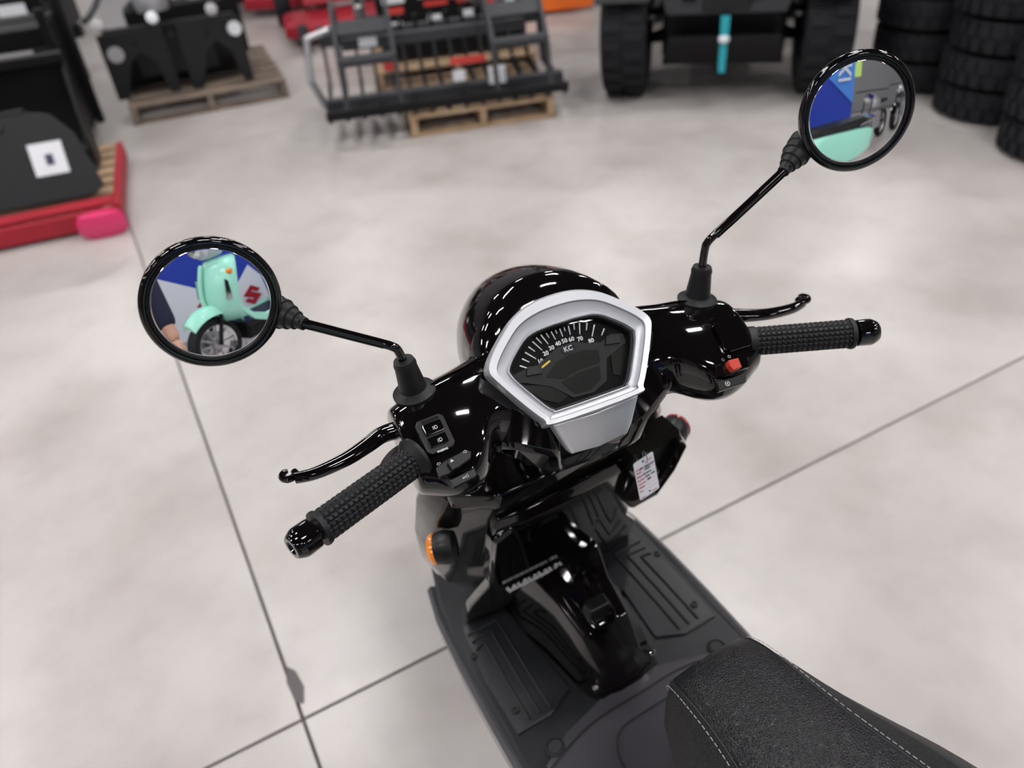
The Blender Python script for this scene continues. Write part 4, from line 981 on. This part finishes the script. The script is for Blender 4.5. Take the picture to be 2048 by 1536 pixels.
def motorcycle(label, W, col):
    t = thing('motorcycle', label, 'motorcycle', W)
    def q(name, mb, m, **k): return obj(name, mb, m, t, W, **k)
    for cx in (0, -1.35):
        q('tyre', MB().lathe([(.22, -.05), (.29, -.06), (.31, 0), (.29, .06), (.22, .05)], (cx, 0, .31), (0, 1, 0), 36, cap=False), 'tyre')
        q('rim', MB().lathe([(.22, -.03), (.20, 0), (.22, .03)], (cx, 0, .31), (0, 1, 0), 30, cap=False), 'alu')
        q('hub', MB().lathe([(0, -.06), (.06, -.06), (.06, .06), (0, .06)], (cx, 0, .31), (0, 1, 0), 14), 'alu')
    for sy in (-1, 1): q('fork_leg', MB().tube([(0, sy*.08, .31), (-.32, sy*.08, .98)], .022, 10), 'chrome')
    q('fuel_tank', MB().ring_loft([[(x, -hw, .72), (x, -hw, .84), (x, 0, z), (x, hw, .84), (x, hw, .72)] for x, hw, z in ((-.38, .06, .90), (-.50, .13, .98), (-.72, .13, .96), (-.86, .08, .86))]), col, ang=60)
    q('engine', MB().box((-.62, 0, .45), (.42, .28, .34)), 'alu', smooth=False, bev=.03)
    q('seat', MB().box((-1.08, 0, .80), (.50, .22, .08)), 'leather_s', smooth=False, bev=.03)
    q('handlebar', MB().tube([(-.42, -.36, 1.05), (-.34, -.12, 1.06), (-.34, .12, 1.06), (-.42, .36, 1.05)], .014, 8), 'blacksteel')
    q('headlight', MB().lathe([(0, -.08), (.08, -.06), (.09, 0), (0, .02)], (-.22, 0, .94), (1, 0, 0), 20), 'chrome')
    q('swing_arm', MB().box((-1.02, 0, .36), (.66, .16, .06)), 'blacksteel', smooth=False)
    q('front_mudguard', MB().ring_loft([[(cos(a)*.33, -.06, .31+sin(a)*.33), (cos(a)*.35, 0, .31+sin(a)*.35), (cos(a)*.33, .06, .31+sin(a)*.33)] for a in [radians(v) for v in range(20, 150, 20)]]), col, ang=60)
motorcycle('silver grey motorcycle seen beyond the banner in the right mirror', place(3.85, -5.0, 0, 140), 'alu')
motorcycle('black motorcycle behind the silver one in the right mirror', place(5.6, -6.3, 0, 140), 'gloss')
W_ = place(4.55, -7.2, 0, 30); t = thing('sign_stand', 'yellow green sign board on a stand behind the motorcycles', 'sign', W_)
obj('board', MB().box((0, 0, 1.65), (.75, .03, .55)), 'hivis', t, W_, smooth=False, bev=.02)
obj('pole', MB().box((0, 0, .70), (.05, .05, 1.40)), 'alu', t, W_, smooth=False)
obj('base', MB().box((0, 0, .015), (.5, .4, .03)), 'alu', t, W_, smooth=False)

# ---- the photographer, at the edge of the left mirror
PX, PY = -.29, -.56
pn = thing('person', 'person in a navy jacket and blue jeans standing, at the edge of the left mirror', 'person', place(PX, PY))
def skin_obj(name, chains, m, parent, sub=1):
    vs, es, rs = [], [], []
    for ch in chains:
        prev = None
        for q in ch:
            if isinstance(q, int): prev = q; continue
            vs.append(q[:3]); rs.append(q[3])
            if prev is not None: es.append((prev, len(vs)-1))
            prev = len(vs)-1
    me = bpy.data.meshes.new(name); me.from_pydata(vs, es, []); me.materials.append(M[m])
    o = bpy.data.objects.new(name, me); C.objects.link(o); MATS[o.name] = MATS[pn.name].copy()
    o.parent = parent; o.matrix_parent_inverse = MATS[parent.name].inverted(); o.matrix_basis = MATS[pn.name]
    o.modifiers.new('skin', 'SKIN')
    for i, r in enumerate(rs):
        k = me.skin_vertices[0].data[i]; k.radius = (r, r*.8) if r > .1 else (r, r); k.use_root = (i == 0)
    q = o.modifiers.new('subsurf', 'SUBSURF'); q.levels = q.render_levels = sub
    for p in me.polygons: p.use_smooth = True
    return o
ch = [[(0, 0, .95, .13), (0, 0, 1.12, .115), (0, 0, 1.30, .135), (0, 0, 1.42, .11), (0, .0, 1.50, .055), (0, .015, 1.56, .052), (0, .02, 1.63, .075), (0, .02, 1.70, .070), (0, .015, 1.745, .04)]]
for sx in (-1, 1): ch.append([0, (sx*.10, 0, .86, .085), (sx*.11, .01, .50, .055), (sx*.11, -.01, .10, .036), (sx*.11, -.01, .05, .036), (sx*.115, .12, .035, .03)])
for sx in (-1, 1):
    n0 = 9+5*2 + (0 if sx < 0 else 4)
    ch.append([3, (sx*.19, 0, 1.41, .055), (sx*.235, -.02, 1.13, .042), (sx*.25, .06, .90, .028), (sx*.25, .08, .85, .030)])
bd = skin_obj('body', ch, 'skin', pn, 2)
skin_obj('jacket', [[(0, 0, .93, .150), (0, 0, 1.12, .135), (0, 0, 1.30, .150), (0, 0, 1.43, .115), (0, .0, 1.48, .07)], [3, (-.19, 0, 1.41, .070), (-.235, -.02, 1.13, .058), (-.25, .05, .90, .045)], [3, (.19, 0, 1.41, .070), (.235, -.02, 1.13, .058), (.25, .05, .90, .045)]], 'navy', pn, 2)
skin_obj('jeans', [[(0, 0, .97, .140), (0, 0, .92, .140)], [1, (-.10, 0, .84, .100), (-.11, .01, .50, .075), (-.11, -.01, .10, .065)], [1, (.10, 0, .84, .100), (.11, .01, .50, .075), (.11, -.01, .10, .065)]], 'denim', pn, 2)
for sx in (-1, 1):
    skin_obj('hand', [[(sx*.25, .075, .87, .026), (sx*.25, .09, .82, .030), (sx*.25, .10, .79, .026)]], 'skin', pn, 1)
    for q in range(4):
        fy = .072 + q*.018; L_ = (.052, .066, .070, .060)[q]
        skin_obj('finger', [[(sx*.25, fy, .80, .0085), (sx*.246, fy+.008, .80-L_*.5, .0078), (sx*.236, fy+.010, .80-L_, .0065)]], 'skin', pn, 1)
    skin_obj('thumb', [[(sx*.248, .105, .85, .010), (sx*.244, .130, .82, .0095), (sx*.240, .138, .79, .008)]], 'skin', pn, 1)
    obj('shoe', MB().ring_loft([[(sx*.115-w_, y, 0), (sx*.115+w_, y, 0), (sx*.115+w_*.8, y, h_), (sx*.115-w_*.8, y, h_)] for y, w_, h_ in ((-.09, .035, .07), (0, .042, .10), (.10, .05, .065), (.19, .03, .04))]), 'blacksteel', pn, MATS[pn.name], sub=1)
    obj('eye', MB().lathe([(0, 0), (.010, 0), (.008, .006), (0, .008)], (sx*.030, .088, 1.662), (0, 1, 0), 12), 'bwhite', pn, MATS[pn.name])
    obj('ear', MB().lathe([(0, 0), (.022, 0), (.026, .008), (.018, .012), (0, .008)], (sx*.072, .015, 1.645), (sx, 0, 0), 14), 'skin', pn, MATS[pn.name])
obj('nose', MB().ring_loft([[(-.010*k, .082, z), (.010*k, .082, z), (0, .082+.030*k, z)] for z, k in ((1.660, .5), (1.640, .9), (1.625, 1.1), (1.618, .8))]), 'skin', pn, MATS[pn.name])
obj('mouth', MB().tube([(-.022, .086, 1.595), (0, .094, 1.593), (.022, .086, 1.595)], .005, 8), 'redlens', pn, MATS[pn.name])
obj('hair', MB().ring_loft([[((.084*r)*cos(a), -.002+(.092*r)*sin(a), z) for a in [2*pi*q/24 for q in range(24)]] for z, r in ((1.665, .88), (1.70, 1.0), (1.74, .88), (1.765, .6), (1.775, .2))]), 'hair', pn, MATS[pn.name], ang=80)
